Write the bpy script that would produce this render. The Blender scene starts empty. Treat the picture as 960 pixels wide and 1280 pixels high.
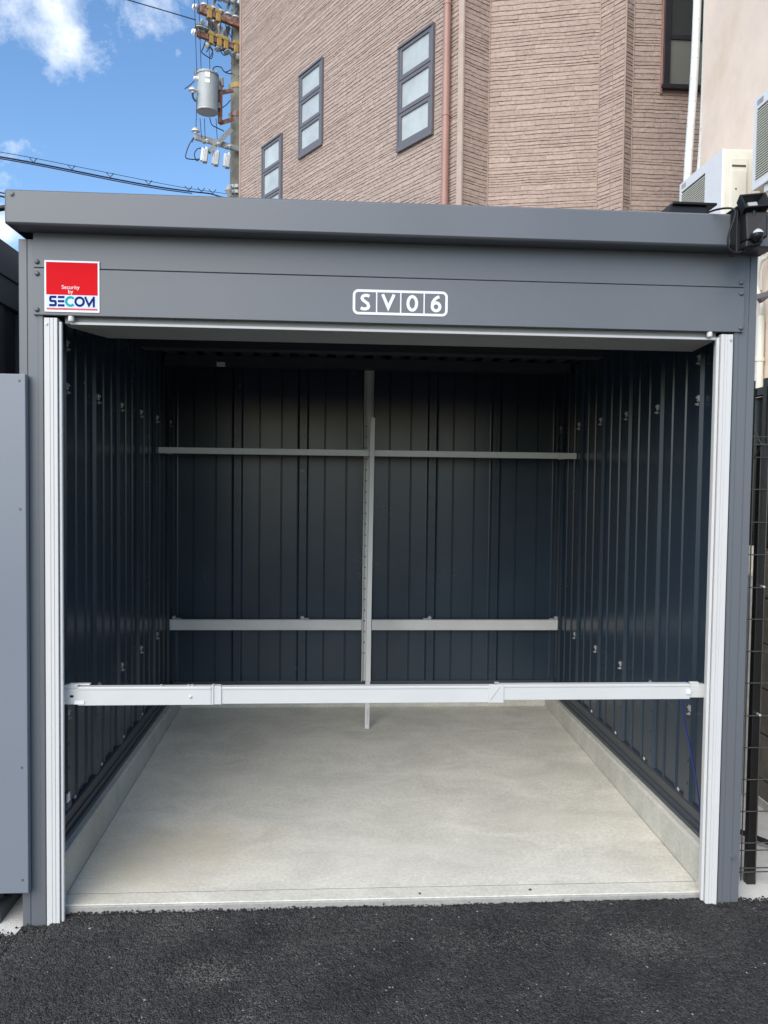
import bpy, math, random
import numpy as np
from mathutils import Matrix, Vector, noise
random.seed(7)
S = bpy.context.scene
COL = S.collection
R_ = math.radians

# ------------------------------------------------------------------ camera
YAW, PITCH, ROLL, FPX = 0.06406, -0.04056, 0.01216, 996.563
CAM = Vector((0.95259, -2.49542, 1.39195))
fw = Vector((math.sin(YAW)*math.cos(PITCH), math.cos(YAW)*math.cos(PITCH), math.sin(PITCH)))
rt = Vector((math.cos(YAW), -math.sin(YAW), 0)); up = rt.cross(fw)
c_, s_ = math.cos(ROLL), math.sin(ROLL)
r2 = rt*c_ + up*s_; u2 = up*c_ - rt*s_
cd = bpy.data.cameras.new('camera'); cam = bpy.data.objects.new('camera', cd); COL.objects.link(cam)
m = Matrix.Identity(4)
for i in range(3):
    m[i][0] = r2[i]; m[i][1] = u2[i]; m[i][2] = -fw[i]; m[i][3] = CAM[i]
cam.matrix_world = m
cd.sensor_fit = 'VERTICAL'; cd.sensor_height = 36; cd.lens = FPX/1280*36
cd.clip_start = 0.05; cd.clip_end = 2000
S.camera = cam
S.render.resolution_x = 768; S.render.resolution_y = 1024
S.render.engine = 'CYCLES'

# ------------------------------------------------------------------ light
SUN_EL, SUN_AZ = R_(39), R_(209)      # azimuth measured from +Y towards +X: the sun stands behind the camera
SKY_STRENGTH = 0.14
sl = bpy.data.lights.new('sun', 'SUN'); sun = bpy.data.objects.new('sun', sl); COL.objects.link(sun)
sl.energy = 2.6; sl.angle = R_(64); sl.color = (1, .95, .87)
sd = Vector((math.sin(SUN_AZ)*math.cos(SUN_EL), math.cos(SUN_AZ)*math.cos(SUN_EL), math.sin(SUN_EL)))
sun.rotation_euler = sd.to_track_quat('Z', 'Y').to_euler()
S.view_settings.view_transform = 'Standard'; S.view_settings.look = 'None'
S.view_settings.exposure = 0.68; S.view_settings.gamma = 1.0

def nd(nt, t, **k):
    n = nt.nodes.new(t)
    for a, b in k.items(): setattr(n, a, b)
    return n
W = bpy.data.worlds.new('World'); S.world = W; W.use_nodes = True
nt = W.node_tree; nt.nodes.clear(); L = nt.links.new
out = nd(nt, 'ShaderNodeOutputWorld'); bg = nd(nt, 'ShaderNodeBackground'); bg.inputs[1].default_value = SKY_STRENGTH
sky = nd(nt, 'ShaderNodeTexSky', sky_type='NISHITA'); sky.sun_disc = False
sky.sun_elevation = SUN_EL; sky.sun_rotation = SUN_AZ; sky.air_density = 1.0; sky.dust_density = 0.6; sky.ozone_density = 2.0
tc = nd(nt, 'ShaderNodeTexCoord')
def ramp(nt, a, b, c0=(0,0,0,1), c1=(1,1,1,1), interp='LINEAR'):
    r = nd(nt, 'ShaderNodeValToRGB'); r.color_ramp.interpolation = interp
    e = r.color_ramp.elements; e[0].position = a; e[1].position = b; e[0].color = c0; e[1].color = c1
    return r
# clouds: noise wrapped over the whole dome
mp = nd(nt, 'ShaderNodeMapping'); mp.inputs['Location'].default_value = (0.35, 0.1, 0.62); mp.inputs['Scale'].default_value = (1, 1, 1.15)
L(tc.outputs['Generated'], mp.inputs[0])
n1 = nd(nt, 'ShaderNodeTexNoise'); n1.inputs['Scale'].default_value = 11; n1.inputs['Detail'].default_value = 9; n1.inputs['Roughness'].default_value = .66
n1.inputs['Distortion'].default_value = .15
L(mp.outputs[0], n1.inputs['Vector'])
# two banks of cloud high above the house and pole; the rest of the dome follows the noise alone
def bump_dir(px, py, wid, amp):
    x = (px-480)/FPX; y = (py-640)/FPX
    d = (fw + r2*x - u2*y).normalized()
    vm = nd(nt, 'ShaderNodeVectorMath', operation='DISTANCE'); nv = nd(nt, 'ShaderNodeVectorMath', operation='NORMALIZE')
    L(tc.outputs['Generated'], nv.inputs[0]); L(nv.outputs[0], vm.inputs[0]); vm.inputs[1].default_value = d
    mr = nd(nt, 'ShaderNodeMapRange', interpolation_type='SMOOTHSTEP'); mr.inputs[1].default_value = 0; mr.inputs[2].default_value = wid
    mr.inputs[3].default_value = amp; mr.inputs[4].default_value = 0
    L(vm.outputs['Value'], mr.inputs[0]); return mr.outputs[0]
acc = n1.outputs[0]
for b in ((62, 12, .075, .13), (88, 62, .06, .12), (200, 8, .085, .12), (80, 95, .035, .08), (60, -90, .2, .08), (-5, 290, .035, .16), (25, 183, .02, .05),
          (223, 71, .012, .14), (240, 120, .2, -.12), (20, 120, .07, -.10), (150, 160, .14, -.14), (128, 25, .03, -.09)):
    ad = nd(nt, 'ShaderNodeMath', operation='ADD'); L(acc, ad.inputs[0]); L(bump_dir(*b), ad.inputs[1]); acc = ad.outputs[0]
cr = ramp(nt, .505, .84); L(acc, cr.inputs[0])
n2 = nd(nt, 'ShaderNodeTexNoise'); n2.inputs['Scale'].default_value = 11; n2.inputs['Detail'].default_value = 6
L(mp.outputs[0], n2.inputs['Vector'])
cc = ramp(nt, .3, .7, (4.4, 4.9, 5.6, 1), (7.2, 7.3, 7.2, 1)); L(n2.outputs[0], cc.inputs[0])
hs = nd(nt, 'ShaderNodeHueSaturation'); hs.inputs['Saturation'].default_value = 1.15; hs.inputs['Value'].default_value = 1.0
L(sky.outputs[0], hs.inputs['Color'])
mx = nd(nt, 'ShaderNodeMix', data_type='RGBA'); L(cr.outputs[0], mx.inputs[0]); L(hs.outputs[0], mx.inputs[6]); L(cc.outputs[0], mx.inputs[7])
L(mx.outputs[2], bg.inputs[0]); L(bg.outputs[0], out.inputs[0])

# ------------------------------------------------------------------ materials
def mat(name, col, rough=.5, metal=0, var=.08, vscale=8, bump=0, bscale=60, spec=.5, dark=None, dth=(.55, .75), dscale=3, coat=0, streak=False):
    m = bpy.data.materials.new(name); m.use_nodes = True
    nt = m.node_tree; b = nt.nodes['Principled BSDF']; L = nt.links.new
    b.inputs['Roughness'].default_value = rough; b.inputs['Metallic'].default_value = metal
    b.inputs['Specular IOR Level'].default_value = spec; b.inputs['Coat Weight'].default_value = coat
    tc = nd(nt, 'ShaderNodeTexCoord'); g = nd(nt, 'ShaderNodeNewGeometry')
    vec = g.outputs['Position']
    if streak:
        mp = nd(nt, 'ShaderNodeMapping'); mp.inputs['Scale'].default_value = (1, 1, .12); L(vec, mp.inputs[0]); vec = mp.outputs[0]
    n = nd(nt, 'ShaderNodeTexNoise'); n.inputs['Scale'].default_value = vscale; n.inputs['Detail'].default_value = 6; n.inputs['Roughness'].default_value = .6
    L(vec, n.inputs['Vector'])
    lo = tuple(max(0, c*(1-var*2)) for c in col)+(1,); hi = tuple(min(1, c*(1+var*2)) for c in col)+(1,)
    r = ramp(nt, .25, .75, lo, hi); L(n.outputs[0], r.inputs[0]); colo = r.outputs[0]
    if dark:
        n3 = nd(nt, 'ShaderNodeTexNoise'); n3.inputs['Scale'].default_value = dscale; n3.inputs['Detail'].default_value = 8; n3.inputs['Roughness'].default_value = .65
        L(g.outputs['Position'], n3.inputs['Vector']); r3 = ramp(nt, *dth); L(n3.outputs[0], r3.inputs[0])
        mx = nd(nt, 'ShaderNodeMix', data_type='RGBA'); L(r3.outputs[0], mx.inputs[0]); L(colo, mx.inputs[6]); mx.inputs[7].default_value = (*dark, 1); colo = mx.outputs[2]
    L(colo, b.inputs['Base Color'])
    mr = nd(nt, 'ShaderNodeMapRange'); mr.inputs[3].default_value = max(.03, rough-.07); mr.inputs[4].default_value = min(1, rough+.07)
    L(n.outputs[0], mr.inputs[0]); L(mr.outputs[0], b.inputs['Roughness'])
    if bump:
        n4 = nd(nt, 'ShaderNodeTexNoise'); n4.inputs['Scale'].default_value = bscale; n4.inputs['Detail'].default_value = 4
        L(g.outputs['Position'], n4.inputs['Vector'])
        bp = nd(nt, 'ShaderNodeBump'); bp.inputs['Strength'].default_value = bump; bp.inputs['Distance'].default_value = .01
        L(n4.outputs[0], bp.inputs['Height']); L(bp.outputs[0], b.inputs['Normal'])
    m['n'] = 1
    return m
MT = {}
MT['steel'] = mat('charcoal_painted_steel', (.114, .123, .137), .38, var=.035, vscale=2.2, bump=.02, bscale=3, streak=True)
MT['steel2'] = mat('charcoal_painted_steel_panel', (.116, .125, .139), .42, var=.04, vscale=2.2, bump=.02, bscale=3)
MT['cover'] = mat('blue_grey_painted_panel', (.175, .195, .228), .35, var=.03, vscale=1.5)
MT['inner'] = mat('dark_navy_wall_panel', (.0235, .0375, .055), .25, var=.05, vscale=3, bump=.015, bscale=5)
MT['innerdull'] = mat('dark_base_rail', (.05, .055, .065), .4, var=.06)
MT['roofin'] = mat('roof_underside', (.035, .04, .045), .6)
MT['alu'] = mat('pale_aluminium_rail', (.56, .56, .55), .42, var=.015, vscale=4)
MT['bar'] = mat('silver_painted_bar', (.58, .585, .575), .36, var=.02, vscale=6, metal=.1)
MT['shelf'] = mat('warm_grey_shelf_steel', (.60, .60, .58), .42, var=.04, vscale=5)
MT['lintel'] = mat('grey_shutter_slat', (.33, .335, .33), .45, var=.03)
MT['zinc'] = mat('zinc_fastener', (.5, .5, .49), .45, metal=.5, var=.1)
MT['boltp'] = mat('painted_bolt', (.10, .11, .125), .35)
MT['black'] = mat('black_plastic', (.009, .0095, .011), .42, spec=.3)
MT['void'] = mat('black_hole_lining', (.004, .004, .005), .9)
MT['white'] = mat('white_vinyl', (.72, .74, .76), .4, var=.01)
MT['cream'] = mat('cream_enamel', (.70, .68, .59), .4, var=.03, vscale=5, dark=(.45, .42, .33), dth=(.6, .85), dscale=4)
MT['acwhite'] = mat('white_enamel', (.76, .77, .78), .35, var=.02, dark=(.6, .58, .5), dth=(.62, .85), dscale=5)
MT['gold'] = mat('ochre_insulator_cover', (.42, .27, .07), .5, var=.1)
MT['rust'] = mat('rusty_red_steel', (.26, .10, .055), .75, var=.25, vscale=12, dark=(.35, .3, .26), dth=(.5, .62), dscale=9)
MT['galv'] = mat('galvanised_steel', (.42, .43, .42), .5, metal=.3, var=.12, vscale=20)
MT['porc'] = mat('porcelain', (.78, .77, .74), .2)
MT['transf'] = mat('grey_transformer_paint', (.34, .37, .37), .45, var=.05, vscale=6)
MT['pole'] = mat('pole_concrete', (.23, .22, .18), .85, var=.12, vscale=14, bump=.2, bscale=60)
MT['red'] = mat('red_vinyl', (.60, .004, .010), .6, var=.02, spec=.1)
MT['redline'] = mat('dark_red_vinyl', (.55, .012, .03), .3, var=.01)
MT['stickerwhite'] = mat('pale_sticker_vinyl', (.52, .60, .74), .4, var=.01)
MT['navy'] = mat('navy_print', (.004, .016, .15), .6, var=.02, spec=.1)
MT['teal'] = mat('teal_print', (.004, .33, .36), .6, var=.02, spec=.1)
MT['wire'] = mat('cable_black', (.015, .017, .03), .6)
MT['wirepurple'] = mat('cable_wrap_purple', (.05, .03, .10), .6)
MT['bluecable'] = mat('blue_cable', (.006, .015, .16), .45)
MT['downpipe'] = mat('brick_red_pipe', (.33, .185, .15), .45, var=.06, vscale=3)
MT['trim'] = mat('beige_corner_trim', (.44, .35, .29), .6, var=.06)
MT['winframe'] = mat('grey_brown_window_frame', (.13, .125, .135), .4, var=.04)
MT['winframedark'] = mat('black_window_frame', (.018, .018, .022), .35)
MT['blind'] = mat('pale_glass_pane', (.42, .46, .46), .1, var=.12, vscale=2.2, spec=.6)
MT['blind2'] = mat('grey_glass_pane', (.14, .145, .13), .1, var=.06, vscale=2, spec=.5)
MT['blind3'] = mat('dark_glass_pane', (.035, .04, .04), .08, var=.08, vscale=2, spec=.5)
MT['stucco'] = mat('peach_stucco', (.82, .68, .565), .8, var=.04, vscale=3, bump=.12, bscale=90, dark=(.7, .55, .42), dth=(.5, .8), dscale=2)
MT['wrap'] = mat('white_pipe_tape', (.68, .70, .68), .6, var=.05, vscale=9, bump=.3, bscale=40)
MT['blockw'] = mat('olive_grey_block', (.19, .175, .14), .85, var=.15, vscale=9, bump=.4, bscale=80)
MT['fenceb'] = mat('black_fence_paint', (.014, .013, .013), .3)
MT['earth'] = mat('grey_city_ground', (.2, .195, .185), .9, var=.1, vscale=1)
MT['meshwire'] = mat('dark_grey_mesh_wire', (.06, .055, .05), .35)
MT['conc_out'] = mat('outdoor_concrete', (.62, .61, .57), .85, var=.08, vscale=7, bump=.2, bscale=120)
MT['grating'] = mat('ac_inner_dark', (.06, .065, .06), .6)

def siding_mat():
    m = bpy.data.materials.new('pinkish_brown_stone_siding'); m.use_nodes = True
    nt = m.node_tree; b = nt.nodes['Principled BSDF']; L = nt.links.new; g = nd(nt, 'ShaderNodeNewGeometry')
    b.inputs['Roughness'].default_value = .85; b.inputs['Specular IOR Level'].default_value = .25
    a = nd(nt, 'ShaderNodeTexNoise'); a.inputs['Scale'].default_value = 28; a.inputs['Detail'].default_value = 7; a.inputs['Roughness'].default_value = .65
    L(g.outputs['Position'], a.inputs['Vector'])
    r = ramp(nt, .3, .72, (.315, .24, .205, 1), (.46, .365, .315, 1)); L(a.outputs[0], r.inputs[0])
    hs = nd(nt, 'ShaderNodeHueSaturation'); rnd = nd(nt, 'ShaderNodeMapRange'); rnd.inputs[3].default_value = .9; rnd.inputs[4].default_value = 1.08
    L(g.outputs['Random Per Island'], rnd.inputs[0]); L(rnd.outputs[0], hs.inputs['Value']); L(r.outputs[0], hs.inputs['Color'])
    L(hs.outputs[0], b.inputs['Base Color'])
    mp = nd(nt, 'ShaderNodeMapping'); mp.inputs['Scale'].default_value = (1, 1, 2.4); L(g.outputs['Position'], mp.inputs[0])
    n = nd(nt, 'ShaderNodeTexNoise'); n.inputs['Scale'].default_value = 22; n.inputs['Detail'].default_value = 5; L(mp.outputs[0], n.inputs['Vector'])
    bp = nd(nt, 'ShaderNodeBump'); bp.inputs['Strength'].default_value = .6; bp.inputs['Distance'].default_value = .012
    L(n.outputs[0], bp.inputs['Height']); L(bp.outputs[0], b.inputs['Normal']); return m
MT['siding'] = siding_mat()
MT['beadc'] = mat('brown_corner_bead', (.36, .26, .21), .7)
MT['sidingbase'] = mat('siding_joint_base', (.36, .27, .225), .9)

def asphalt_mat():
    m = bpy.data.materials.new('dark_asphalt'); m.use_nodes = True
    nt = m.node_tree; b = nt.nodes['Principled BSDF']; L = nt.links.new; g = nd(nt, 'ShaderNodeNewGeometry')
    v = nd(nt, 'ShaderNodeTexVoronoi'); v.inputs['Scale'].default_value = 215; L(g.outputs['Position'], v.inputs['Vector'])
    sep = nd(nt, 'ShaderNodeSeparateColor'); L(v.outputs['Color'], sep.inputs[0])
    st = ramp(nt, 0, 1, (.014, .014, .015, 1), (.068, .067, .065, 1)); L(sep.outputs[0], st.inputs[0])
    # rare pale chips
    gt = nd(nt, 'ShaderNodeMath', operation='GREATER_THAN'); gt.inputs[1].default_value = .9988; L(sep.outputs[1], gt.inputs[0])
    lg = nd(nt, 'ShaderNodeTexNoise'); lg.inputs['Scale'].default_value = 3.2; lg.inputs['Detail'].default_value = 7; lg.inputs['Roughness'].default_value = .62; L(g.outputs['Position'], lg.inputs['Vector'])
    lr = ramp(nt, .38, .72, (.72, .72, .74, 1), (1.5, 1.47, 1.4, 1)); L(lg.outputs[0], lr.inputs[0])
    mu = nd(nt, 'ShaderNodeMix', data_type='RGBA', blend_type='MULTIPLY'); mu.inputs[0].default_value = 1; L(st.outputs[0], mu.inputs[6]); L(lr.outputs[0], mu.inputs[7])
    # scuffed dusty patches, broken up stone by stone
    def patch(x, y, rx, ry, amp):
        mp = nd(nt, 'ShaderNodeMapping', vector_type='TEXTURE'); mp.inputs['Location'].default_value = (x, y, 0); mp.inputs['Scale'].default_value = (rx, ry, 1000)
        L(g.outputs['Position'], mp.inputs[0]); ln = nd(nt, 'ShaderNodeVectorMath', operation='LENGTH'); L(mp.outputs[0], ln.inputs[0])
        mr = nd(nt, 'ShaderNodeMapRange', interpolation_type='SMOOTHSTEP'); mr.inputs[1].default_value = .1; mr.inputs[2].default_value = 1; mr.inputs[3].default_value = amp; mr.inputs[4].default_value = 0
        L(ln.outputs['Value'], mr.inputs[0]); return mr.outputs[0]
    acc = None
    for p in ((.62, -.27, .15, .1, .5), (.74, -.5, .1, .12, .35), (.78, -.62, .14, .07, .45), (1.9, -.2, .2, .13, .35), (1.5, -.15, .3, .1, .2), (1.0, -.65, .5, .12, .22), (.35, -.5, .3, .12, .15)):
        o = patch(*p)
        if acc is None: acc = o
        else:
            a = nd(nt, 'ShaderNodeMath', operation='ADD'); L(acc, a.inputs[0]); L(o, a.inputs[1]); acc = a.outputs[0]
    ml0 = nd(nt, 'ShaderNodeMath', operation='LESS_THAN'); L(sep.outputs[2], ml0.inputs[0]); L(acc, ml0.inputs[1]); ml = nd(nt, 'ShaderNodeMath', operation='MULTIPLY'); L(ml0.outputs[0], ml.inputs[0]); ml.inputs[1].default_value = .26
    mx0 = nd(nt, 'ShaderNodeMix', data_type='RGBA'); L(ml.outputs[0], mx0.inputs[0]); L(mu.outputs[2], mx0.inputs[6]); mx0.inputs[7].default_value = (.30, .28, .24, 1)
    mx = nd(nt, 'ShaderNodeMix', data_type='RGBA'); L(gt.outputs[0], mx.inputs[0]); L(mx0.outputs[2], mx.inputs[6]); mx.inputs[7].default_value = (.36, .35, .33, 1)
    L(mx.outputs[2], b.inputs['Base Color']); b.inputs['Roughness'].default_value = .8; b.inputs['Specular IOR Level'].default_value = .35
    d = nd(nt, 'ShaderNodeMath', operation='MULTIPLY'); L(v.outputs['Distance'], d.inputs[0]); d.inputs[1].default_value = -1
    bp = nd(nt, 'ShaderNodeBump'); bp.inputs['Strength'].default_value = .9; bp.inputs['Distance'].default_value = .006
    L(d.outputs[0], bp.inputs['Height']); L(bp.outputs[0], b.inputs['Normal']); return m
MT['asphalt'] = asphalt_mat()

def concrete_mat(name, base, stain, yellow_at=None):
    m = bpy.data.materials.new(name); m.use_nodes = True
    nt = m.node_tree; b = nt.nodes['Principled BSDF']; L = nt.links.new; g = nd(nt, 'ShaderNodeNewGeometry')
    b.inputs['Roughness'].default_value = .72; b.inputs['Specular IOR Level'].default_value = .3
    n = nd(nt, 'ShaderNodeTexNoise'); n.inputs['Scale'].default_value = 3.3; n.inputs['Detail'].default_value = 10; n.inputs['Roughness'].default_value = .68; n.inputs['Distortion'].default_value = .6
    mp = nd(nt, 'ShaderNodeMapping'); mp.inputs['Scale'].default_value = (1, 1.6, 1); L(g.outputs['Position'], mp.inputs[0]); L(mp.outputs[0], n.inputs['Vector'])
    r = ramp(nt, .32, .68, tuple(c*.82 for c in base)+(1,), tuple(min(1, c*1.09) for c in base)+(1,)); L(n.outputs[0], r.inputs[0])
    f = nd(nt, 'ShaderNodeTexNoise'); f.inputs['Scale'].default_value = 90; f.inputs['Detail'].default_value = 5; L(g.outputs['Position'], f.inputs['Vector'])
    fr = ramp(nt, .35, .65, (.9, .9, .9, 1), (1.06, 1.06, 1.06, 1)); L(f.outputs[0], fr.inputs[0])
    mu = nd(nt, 'ShaderNodeMix', data_type='RGBA', blend_type='MULTIPLY'); mu.inputs[0].default_value = 1; L(r.outputs[0], mu.inputs[6]); L(fr.outputs[0], mu.inputs[7]); colo = mu.outputs[2]
    if yellow_at:
        for (x, y, rx, ry, amt, colr) in yellow_at:
            mp2 = nd(nt, 'ShaderNodeMapping', vector_type='TEXTURE'); mp2.inputs['Location'].default_value = (x, y, 0); mp2.inputs['Scale'].default_value = (rx, ry, 1000); L(g.outputs['Position'], mp2.inputs[0])
            nn = nd(nt, 'ShaderNodeTexNoise'); nn.inputs['Scale'].default_value = 5; nn.inputs['Detail'].default_value = 6; L(g.outputs['Position'], nn.inputs['Vector'])
            ln = nd(nt, 'ShaderNodeVectorMath', operation='LENGTH'); L(mp2.outputs[0], ln.inputs[0])
            ad = nd(nt, 'ShaderNodeMath', operation='ADD'); L(ln.outputs['Value'], ad.inputs[0]); L(nn.outputs[0], ad.inputs[1])
            mr = nd(nt, 'ShaderNodeMapRange', interpolation_type='SMOOTHSTEP'); mr.inputs[1].default_value = .5; mr.inputs[2].default_value = 1.4; mr.inputs[3].default_value = amt; mr.inputs[4].default_value = 0
            L(ad.outputs[0], mr.inputs[0])
            mx = nd(nt, 'ShaderNodeMix', data_type='RGBA'); L(mr.outputs[0], mx.inputs[0]); L(colo, mx.inputs[6]); mx.inputs[7].default_value = (*colr, 1); colo = mx.outputs[2]
    # pores
    v = nd(nt, 'ShaderNodeTexVoronoi'); v.inputs['Scale'].default_value = 26; L(g.outputs['Position'], v.inputs['Vector'])
    vr = ramp(nt, .015, .035, (.45, .45, .42, 1), (1, 1, 1, 1)); L(v.outputs['Distance'], vr.inputs[0])
    mu2 = nd(nt, 'ShaderNodeMix', data_type='RGBA', blend_type='MULTIPLY'); mu2.inputs[0].default_value = .35; L(colo, mu2.inputs[6]); L(vr.outputs[0], mu2.inputs[7])
    L(mu2.outputs[2], b.inputs['Base Color'])
    bp = nd(nt, 'ShaderNodeBump'); bp.inputs['Strength'].default_value = .25; bp.inputs['Distance'].default_value = .004
    L(f.outputs[0], bp.inputs['Height']); L(bp.outputs[0], b.inputs['Normal']); return m
MT['floor'] = concrete_mat('trowelled_concrete_floor', (.67, .645, .56), None,
    [(.40, .42, .55, .38, .55, (.56, .49, .36)), (1.75, .6, .35, .2, .4, (.56, .53, .44)), (.25, .2, .3, .3, .35, (.6, .55, .40)), (1.2, .35, .7, .25, .3, (.62, .60, .53)), (.9, 1.0, .6, .3, .22, (.45, .44, .39))])
MT['concgrey'] = concrete_mat('grey_concrete', (.33, .32, .30), None)
MT['curb'] = concrete_mat('cast_concrete_curb', (.54, .53, .475), None, [(.1, .3, .2, .6, .5, (.40, .375, .30))])

# ------------------------------------------------------------------ helpers
ORG = {}
def place(o, parent, loc=(0, 0, 0)):
    COL.objects.link(o)
    if parent: o.parent = parent
    o.location = loc
    ORG[o.name] = (ORG[parent.name] if parent else Vector((0, 0, 0))) + Vector(loc)
def empty(name, loc, label, cat, group=None):
    o = bpy.data.objects.new(name, None); place(o, None, loc); o.empty_display_size = .2
    return tag(o, label, cat, group)
def tag(o, label=None, cat=None, group=None, kind=None):
    for k, v in (('label', label), ('category', cat), ('group', group), ('kind', kind)):
        if v: o[k] = v
    return o
class MB:
    def __init__(s): s.v = []; s.f = []
    def add(s, vs, fs):
        n = len(s.v); s.v += [tuple(p) for p in vs]; s.f += [tuple(n+i for i in f) for f in fs]; return s
    def box(s, x0, x1, y0, y1, z0, z1):
        return s.hexa([(x0,y0,z0),(x1,y0,z0),(x1,y1,z0),(x0,y1,z0),(x0,y0,z1),(x1,y0,z1),(x1,y1,z1),(x0,y1,z1)])
    def hexa(s, p): return s.add(p, [(0,3,2,1),(4,5,6,7),(0,1,5,4),(1,2,6,5),(2,3,7,6),(3,0,4,7)])
    def obox(s, c, ax, ay, az):
        c = Vector(c); ax, ay, az = Vector(ax), Vector(ay), Vector(az)
        if ax.cross(ay).dot(az) < 0: ax = -ax
        return s.hexa([c-ax-ay-az, c+ax-ay-az, c+ax+ay-az, c-ax+ay-az, c-ax-ay+az, c+ax-ay+az, c+ax+ay+az, c-ax+ay+az])
    def bar(s, a, b, w, h, upv=(0, 0, 1)):
        a, b = Vector(a), Vector(b); d = (b-a); u = Vector(upv); sd = d.cross(u).normalized(); u = sd.cross(d).normalized()
        return s.obox((a+b)/2, d/2, sd*w/2, u*h/2)
    def tube(s, pts, r, n=8, cap=True):
        pts = [Vector(p) for p in pts]; rs = r if isinstance(r, (list, tuple)) else [r]*len(pts); rings = []
        ref = None
        for i, p in enumerate(pts):
            d = (pts[min(i+1, len(pts)-1)]-pts[max(i-1, 0)]).normalized()
            if ref is None: ref = Vector((0, 0, 1)) if abs(d.z) < .9 else Vector((1, 0, 0))
            a = d.cross(ref).normalized(); b = a.cross(d).normalized(); ref = b
            rings.append([p + (a*math.cos(2*math.pi*k/n) + b*math.sin(2*math.pi*k/n))*rs[i] for k in range(n)])
        vs = [q for rg in rings for q in rg]; fs = []
        for i in range(len(pts)-1):
            for k in range(n): fs.append((i*n+k, i*n+(k+1) % n, (i+1)*n+(k+1) % n, (i+1)*n+k))
        if cap: fs.append(tuple(range(n))[::-1]); fs.append(tuple((len(pts)-1)*n+k for k in range(n)))
        return s.add(vs, [f[::-1] for f in fs])
    def cyl(s, a, b, r, n=16, r1=None): return s.tube([a, b], [r, r if r1 is None else r1], n)
    def prism(s, prof, p0, ax, ay, ex):
        """prof: 2-D outline in (ax, ay), extruded by ex"""
        p0, ax, ay, ex = Vector(p0), Vector(ax), Vector(ay), Vector(ex); n = len(prof)
        A = [p0+ax*a+ay*b for a, b in prof]; B = [q+ex for q in A]
        fs = [(i, (i+1) % n, n+(i+1) % n, n+i) for i in range(n)] + [tuple(range(n))[::-1], tuple(range(n, 2*n))]
        return s.add(A+B, fs)
    def build(s, name, material, parent=None, bevel=0, smooth=False, loc=(0, 0, 0), fix=True):
        me = bpy.data.meshes.new(name); o = bpy.data.objects.new(name, me)
        place(o, parent, loc)
        g = ORG[o.name]
        me.from_pydata([(p[0]-g.x, p[1]-g.y, p[2]-g.z) for p in s.v], [], s.f); 
        if fix:
            import bmesh
            bm = bmesh.new(); bm.from_mesh(me); bmesh.ops.recalc_face_normals(bm, faces=bm.faces); bm.to_mesh(me); bm.free()
        me.materials.append(MT[material] if isinstance(material, str) else material); me.update()
        if smooth:
            for p in me.polygons: p.use_smooth = True
            me.set_sharp_from_angle(angle=R_(40))
        if bevel:
            b = o.modifiers.new('bevel', 'BEVEL'); b.width = bevel; b.segments = 2; b.limit_method = 'ANGLE'; b.angle_limit = R_(40)
        return o
def shared(src, name, parent, loc):
    o = bpy.data.objects.new(name, src.data); place(o, parent, loc)
    for md in src.modifiers:
        b = o.modifiers.new(md.name, md.type); b.width = md.width; b.segments = md.segments; b.limit_method = md.limit_method; b.angle_limit = md.angle_limit
    return o
def bolt(mb, c, n, r=.006, h=.004):
    c, n = Vector(c), Vector(n); mb.cyl(c, c+n*h*.35, r*1.35, 14); mb.cyl(c+n*h*.35, c+n*h, r, 6)
def stroke(mb, pts, w, origin, ax, az, depth, closed=False):
    """flat lettering stroke: constant-width ribbon along 2-D points, raised by depth"""
    P = [Vector((a, b)) for a, b in pts]; n = len(P); Lf = []; Rt = []
    for i in range(n):
        if closed: a, b, c = P[i-1], P[i], P[(i+1) % n]
        else: a, b, c = P[max(i-1, 0)], P[i], P[min(i+1, n-1)]
        d1 = (b-a).normalized() if (b-a).length > 1e-9 else (c-b).normalized(); d2 = (c-b).normalized() if (c-b).length > 1e-9 else d1
        n1 = Vector((-d1.y, d1.x)); n2 = Vector((-d2.y, d2.x)); mm = (n1+n2)
        mm = mm.normalized() if mm.length > 1e-6 else n1; k = 1/max(.35, mm.dot(n1))
        Lf.append(b+mm*w/2*k); Rt.append(b-mm*w/2*k)
    origin, ax, az, dp = Vector(origin), Vector(ax), Vector(az), Vector(depth)
    for i in range(n if closed else n-1):
        j = (i+1) % n
        q = [origin+ax*t.x+az*t.y for t in (Lf[i], Rt[i], Rt[j], Lf[j])]
        mb.hexa([*q, *[t+dp for t in q]])
def smooth_pts(p, n=5):
    P = [Vector(q) for q in p]; P = [P[0]]+P+[P[-1]]; o = []
    for i in range(1, len(P)-2):
        for k in range(n):
            t = k/n; a, b, c, d = P[i-1], P[i], P[i+1], P[i+2]
            o.append(.5*((2*b)+(-a+c)*t+(2*a-5*b+4*c-d)*t*t+(-a+3*b-3*c+d)*t**3))
    o.append(P[-2]); return o
def arc(cx, cz, rx, rz, a0, a1, n=14): return [(cx+rx*math.cos(R_(a0+(a1-a0)*i/n)), cz+rz*math.sin(R_(a0+(a1-a0)*i/n))) for i in range(n+1)]
X, Y, Z = Vector((1, 0, 0)), Vector((0, 1, 0)), Vector((0, 0, 1))

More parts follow.
